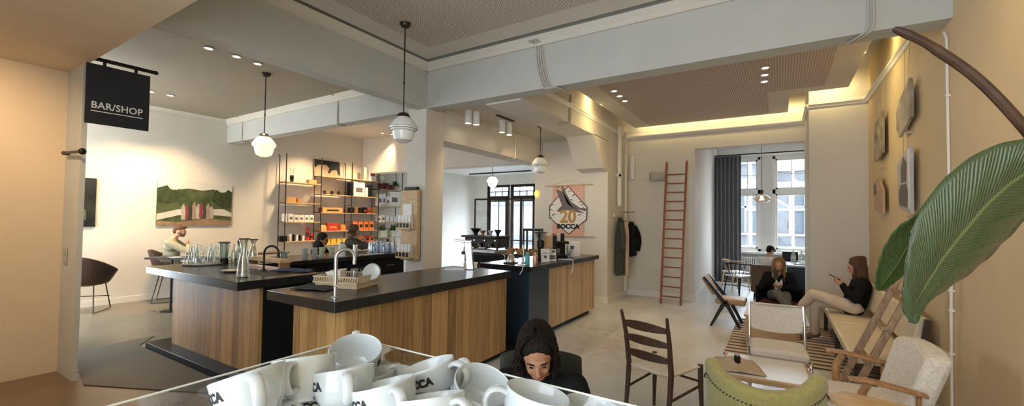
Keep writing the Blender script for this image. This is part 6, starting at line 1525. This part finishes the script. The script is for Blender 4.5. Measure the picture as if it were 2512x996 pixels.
# blond woman in the low armchair
person('blond woman in black blazer and grey trousers seated low with crossed legs', (-.01,8.02,.0), PI,
  dict(head=(0,.02,.925), neck=(0,-.04,.81), hip=(0,-.02,.44), chest=(0,-.075,.64), shl=(-.155,-.08,.755), shr=(.155,-.08,.755), ell=(-.23,.06,.56), elr=(.235,.06,.57), wrl=(-.04,.20,.60), wrr=(.06,.235,.725),
   hdl=(.5,.3,.1), hdr=(-.35,.05,.6), knl=(-.10,.42,.47), anl=(-.10,.50,.08), tol=(-.10,.62,.04), knr=(.02,.46,.54), anr=(-.17,.60,.30), tor=(-.22,.71,.26), look=(0,-14,0), palm=((.1,-.4,.6),(-.2,-.9,.2)), curl=(.6,.6)),
  'skin', 'hairblond', 'knit_black', 'grey_cloth', 'iron', .92, 'long', .009)
phone('dark phone held before the face of the blond woman', (-.045,7.735,.80), (math.radians(-15),0,0))
m = MB(); m.prism([(-.06,.0),(.06,0),(.045,.17),(0,.10),(-.045,.17)], (0,.012), lambda a,b,c:(a,-c,b)); o = m.build('shirt_front', M['paper'], bpy.data.objects['person.001'], bevel=.004); o.location = (0,.075,.55); o.rotation_euler = (0,0,0)
# man in white at the bay table, seen from behind
person('man in a white shirt with black hair at the bay table, back turned', (-.20,10.72,0), -.25,
  dict(head=(.02,.07,.985), neck=(0,-.01,.87), hip=(0,-.03,.50), chest=(0,-.03,.70), shl=(-.175,-.015,.80), shr=(.175,-.015,.80), ell=(-.24,.13,.62), elr=(.26,.16,.66), wrl=(-.08,.33,.74), wrr=(.16,.36,.79),
   knl=(-.12,.40,.48), anl=(-.13,.36,.09), tol=(-.13,.48,.04), knr=(.12,.40,.48), anr=(.13,.36,.09), tor=(.13,.48,.04), look=(-10,-28,0), palm=((0,0,-1),(0,0,-1)), curl=(.25,.25)),
  'skin', 'hairdark', 'shirtwhite', 'grey_cloth', 'iron', .93, 'short', .010)
# man in sage by the photograph wall
person('bearded man in a sage shirt resting his chin on his hand by the photograph', (-9.60,3.36,0), -.62,
  dict(head=(.0,.12,1.30), neck=(0,.04,1.18), hip=(0,-.03,.66), chest=(0,.01,.95), shl=(-.18,.0,1.10), shr=(.18,.0,1.10), ell=(-.22,.20,.92), elr=(.16,.30,.92), wrl=(-.05,.38,.90), wrr=(.05,.27,1.03),
   hdr=(-.2,-.1,.5), knl=(-.12,.38,.60), anl=(-.13,.36,.24), tol=(-.13,.47,.20), knr=(.12,.38,.60), anr=(.13,.36,.24), tor=(.13,.47,.20), look=(4,-14,0), palm=((0,0,-1),(-.4,-.9,.1)), curl=(.25,.5)),
  'skin', 'hairbrown', 'sage', 'grey_cloth', 'iron', .97, 'short', .010, .016)
pm = bpy.data.objects['person.003']
organic('beard', [('e', Vector((0,.165,1.225)), (.05,.035,.035)), ('e', Vector((.045,.135,1.25)), (.018,.03,.04)), ('e', Vector((-.045,.135,1.25)), (.018,.03,.04))], 'hairbrown', pm, .008)
# two guests behind the back bar
person('person in a dark hooded top sitting low behind the white cups', (-7.05,4.70,0), -1.05,
  dict(head=(0,.05,1.19), neck=(0,-.02,1.07), hip=(0,-.03,.62), chest=(0,-.03,.86), shl=(-.17,-.02,.99), shr=(.17,-.02,.99), ell=(-.22,.14,.78), elr=(.22,.14,.78), wrl=(-.08,.30,.80), wrr=(.08,.30,.80),
   knl=(-.11,.36,.56), anl=(-.12,.30,.20), tol=(-.12,.42,.16), knr=(.11,.36,.56), anr=(.12,.30,.20), tor=(.12,.42,.16), look=(0,-12,0), palm=((0,0,-1),(0,0,-1)), curl=(.3,.3)),
  'skin2', 'hairdark', 'knit_black', 'grey_cloth', 'iron', .95, 'hood', .011)
person('woman in an olive jacket with her hand raised to her mouth behind the bar', (-7.10,5.42,0), -1.0,
  dict(head=(0,.06,1.33), neck=(0,-.01,1.21), hip=(0,-.05,.72), chest=(0,-.04,.98), shl=(-.165,-.02,1.13), shr=(.165,-.02,1.13), ell=(-.20,.20,1.02), elr=(.19,.26,1.03), wrl=(-.03,.27,1.08), wrr=(.045,.25,1.10),
   hdl=(.15,-.15,.5), hdr=(-.15,-.15,.5), knl=(-.11,.34,.66), anl=(-.12,.30,.30), tol=(-.12,.42,.26), knr=(.11,.34,.66), anr=(.12,.30,.30), tor=(.12,.42,.26), look=(0,-10,0), palm=((.4,-.8,0),(-.4,-.8,0)), curl=(.5,.5)),
  'skin', 'hairbrown', 'olive', 'grey_cloth', 'iron', .95, 'bob', .010, .018)
def bar_stool(label, loc, h):
    t = thing('bar_stool', label, 'stool', loc, 0, 'bar stools behind the back bar')
    m = MB(); m.lathe([(0,h-.03),(.15,h-.03),(.17,h-.01),(.16,h),(0,h)], 24); m.build('seat', M['leather'], t)
    for a in (.4, 1.97, 3.54, 5.11): leg(t, (.20*math.cos(a),.20*math.sin(a),0), (.10*math.cos(a),.10*math.sin(a),h-.02), .010, .012, 'iron')
    m = MB(); m.tube([(.17*math.cos(a),.17*math.sin(a),.22) for a in [2*PI*i/16 for i in range(16)]], .007, 6, closed=True); m.build('foot_ring', M['iron'], t)
bar_stool('round stool under the person in the dark hooded top', (-7.08,4.70,0), .50)
bar_stool('round stool under the woman in the olive jacket', (-7.15,5.42,0), .60)
# woman in black before the coffee cups, head bowed
person('dark haired woman in a black sweater bowed over just beyond the coffee cups', (-1.0,1.87,0), math.radians(-158),
  dict(head=(.0,.125,.972), neck=(0,.01,.865), hip=(0,-.05,.46), chest=(0,-.035,.66), shl=(-.165,-.015,.785), shr=(.165,-.015,.785), ell=(-.25,.12,.60), elr=(.24,.12,.58), wrl=(-.10,.32,.61), wrr=(.08,.30,.60),
   knl=(-.11,.36,.44), anl=(-.12,.34,.09), tol=(-.12,.46,.04), knr=(.11,.36,.44), anr=(.12,.34,.09), tor=(.12,.46,.04), look=(6,-27,4), palm=((0,0,-1),(0,0,-1)), curl=(.3,.3)),
  'skin2', 'hairdark', 'knit_black', 'knit_black', 'iron', .98, 'bob', .006, .020)
t = thing('jacket_chair', 'chair with a dark olive quilted back behind the bowed woman in black', 'chair', (-1.03,1.93,0), math.radians(-152))
cushion(t, 'seat', -.22,.22,-.22,.22,.36,.40,'dkolive',.015,.01)
m = MB(); m.grid(lambda u, v: Vector((.235*(u*2-1)*(1-.06*v), -.185-.05*v+.05*(u*2-1)**2, .40+.47*v-.02*abs(u*2-1)**3*v)), 20, 10); m.build('backrest', M['dkolive'], t, solid=.04, bevel=.012, smooth=80)
for x in (-.2,.2):
    for y in (-.2,.2): leg(t, (x,y,0),(x*.95,y*.9,.37),.014,.016,'iron')
# ================================================================ coffee cups stacked on the machine in front of the lens
CUPH, CUPR = .062, .046
prof = [(0,.0),(.024,.0),(.0255,.003),(.0262,.006),(.034,.014),(.0405,.026),(.0438,.040),(.0456,.058),(.0460,.0612),(.0448,.0625),(.0432,.060),(.0412,.040),(.0375,.026),(.030,.014),(.020,.009),(0,.008)]
def cup_proto():
    m = MB(); m.lathe(prof, 64); bowl_ = m.build('cup_bowl', M['china'], None, smooth=50)
    m = MB(); pts = smoothpath([(.0435,0,.052),(.054,0,.0545),(.0655,0,.050),(.0705,0,.038),(.0665,0,.026),(.056,0,.0175),(.0385,0,.0185)], 6)
    m.tube(pts, .0052, 12, sq=(1.55,.85)); hd_ = m.build('handle', M['china'], None, smooth=80)
    # lettering wrapped onto the wall
    vs, fs = text_mesh('BOCCA', .0165, .0002, 1.0, .0009)
    v2, f2 = text_mesh('COFFEE', .0042, .0002, 1.1, .0002)
    m = MB(); C0 = math.radians(-86)
    def wrap(p, dz):
        a = C0 + p[0]/.045; z = .034 + dz + p[1]; r = .0436 + (z-.040)*.09 + .0004 + p[2]
        return (r*math.cos(a), r*math.sin(a), z)
    def sub(vs, fs):      # subdivide long faces so the letters follow the curve
        bm = bmesh.new(); q = [bm.verts.new(v) for v in vs]
        for f in fs:
            try: bm.faces.new([q[i] for i in f])
            except ValueError: pass
        bmesh.ops.triangulate(bm, faces=bm.faces); bmesh.ops.subdivide_edges(bm, edges=[e for e in bm.edges if e.calc_length() > .003], cuts=2, use_grid_fill=True); bmesh.ops.triangulate(bm, faces=bm.faces)
        bm.verts.index_update(); r = ([tuple(v.co) for v in bm.verts], [tuple(v.index for v in f.verts) for f in bm.faces]); bm.free(); return r
    vs, fs = sub(vs, fs); m.add([wrap(p, .009) for p in vs], fs)
    v2, f2 = sub(v2, f2); m.add([wrap(p, -.006) for p in v2], f2)
    te = m.build('cup_lettering', M['ink'], None)
    return bowl_, hd_, te
CB, CH, CT = cup_proto()
CUPS = [
('topmost cup, tipped open towards the viewer above all the others',(-0.6660,0.5213,1.3049),(0.2886,-0.2259,0.9304),(-0.7327,0.5735,0.3664)),
('cup level-rimmed beneath the topmost cup, its handle facing the viewer',(-0.6049,0.3841,1.3234),(-0.2698,0.1396,0.9527),(0.5491,-0.7905,0.2713)),
('cup at the outer end of the pile showing the most lettering',(-0.5827,0.3032,1.3320),(-0.3630,-0.0324,0.9312),(0.8700,-0.3300,0.3300)),
('upright cup beside the level-rimmed one with two letters and a central handle',(-0.5505,0.4152,1.3085),(-0.2683,0.1128,0.9567),(0.8089,-0.5129,0.2873)),
('cup in the front middle with its handle towards the viewer and rim rising',(-0.4675,0.4269,1.3022),(-0.2978,0.0324,0.9541),(0.8757,-0.3885,0.2866)),
('cup half hidden in the middle of the pile, only its inner wall seen',(-0.5920,0.5331,1.2624),(-0.0358,0.0323,0.9988),(-0.6148,0.7873,-0.0475)),
('cup leaning with one letter showing and its handle towards the window side',(-0.4779,0.5348,1.2985),(-0.2932,-0.0843,0.9523),(0.9420,0.1446,0.3029)),
('lowest front cup cut by the picture edge, only its rim band seen',(-0.3854,0.4281,1.3004),(-0.2658,0.1612,0.9505),(0.9555,-0.0864,0.2819)),
('wide open cup tipped towards the viewer before the bowed woman',(-0.4087,0.5393,1.2939),(0.4254,-0.0892,0.9006),(-0.8406,0.3298,0.4297)),
('cup with a ring handle overlapping the wide open cup',(-0.2996,0.5245,1.2977),(0.1727,0.1658,0.9709),(-0.7599,-0.6047,0.2385)),
('last cup of the pile at the bottom edge below the bowed woman',(-0.2628,0.6502,1.2425),(0.1231,0.1409,0.9823),(0.7400,-0.6726,0.0037)),
('lower cup with its handle sideways under the level-rimmed cup',(-0.6330,0.4260,1.2580),(-0.15,0.09,0.985),(0.8683,0.4805,0.1228)),
('lower cup under the lettered cup at the outer end',(-0.6063,0.3048,1.2748),(-0.2229,0.0138,0.9747),(0.2532,0.9664,0.0442)),
('lower cup under the upright cup with two letters',(-0.5348,0.4071,1.2513),(-0.1827,0.1101,0.9740),(0.9496,-0.0896,0.3005)),
('lower cup carrying the topmost tipped cup',(-0.6454,0.5350,1.2581),(0.0266,-0.0220,0.9994),(0.1680,0.9856,0.0173)),
('lower cup under the leaning cup with one letter',(-0.4719,0.5400,1.2480),(-0.0475,0.0521,0.9975),(0.6106,0.7918,-0.0122)),
]
for i, (lab, b, ax, hd) in enumerate(CUPS):
    t = thing('coffee_cup', 'white ' + lab, 'cup', b, 0, 'cups piled on the machine')
    z = Vector(ax).normalized(); x = Vector(hd); x = (x-z*x.dot(z)).normalized(); y = z.cross(x)
    t.rotation_mode = 'QUATERNION'; t.rotation_quaternion = Matrix((x, y, z)).transposed().to_quaternion()
    for src in (CB, CH, CT):
        o = src if i == 0 else src.copy()
        if i: COL.objects.link(o)
        o.parent = t
t = thing('cup_machine', 'steel topped machine with a clear glass cup guard under the piled cups', 'coffee machine', (-.45,.45,0))
m = MB(); m.box(-.20,.30,-.20,.12,1.10,1.215); m.build('cup_tray', M['steel'], t, bevel=.006)
m = MB(); m.box(-.18,.28,-.18,.10,.0,1.10); m.build('housing', M['iron'], t, bevel=.01)
gz = 1.35
m = MB(); m.box(-.292,-.289,-.42,.130,1.12,gz); m.box(-.292,.75,.130,.133,1.12,gz); m.build('glass_guard', M['glass'], t)
m = MB(); m.tube([(-.2905,-.42,gz),(-.2905,.1315,gz),(.75,.1315,gz)], .0016, 6); m.build('polished_edge', mat('glass_edge', (.75,.78,.72), .3, var=0), t)
m = MB(); m.box(-.292,.75,.10,.133,1.10,1.12); m.box(-.295,-.26,-.42,.13,1.10,1.12); m.build('guard_rail', M['steel'], t)
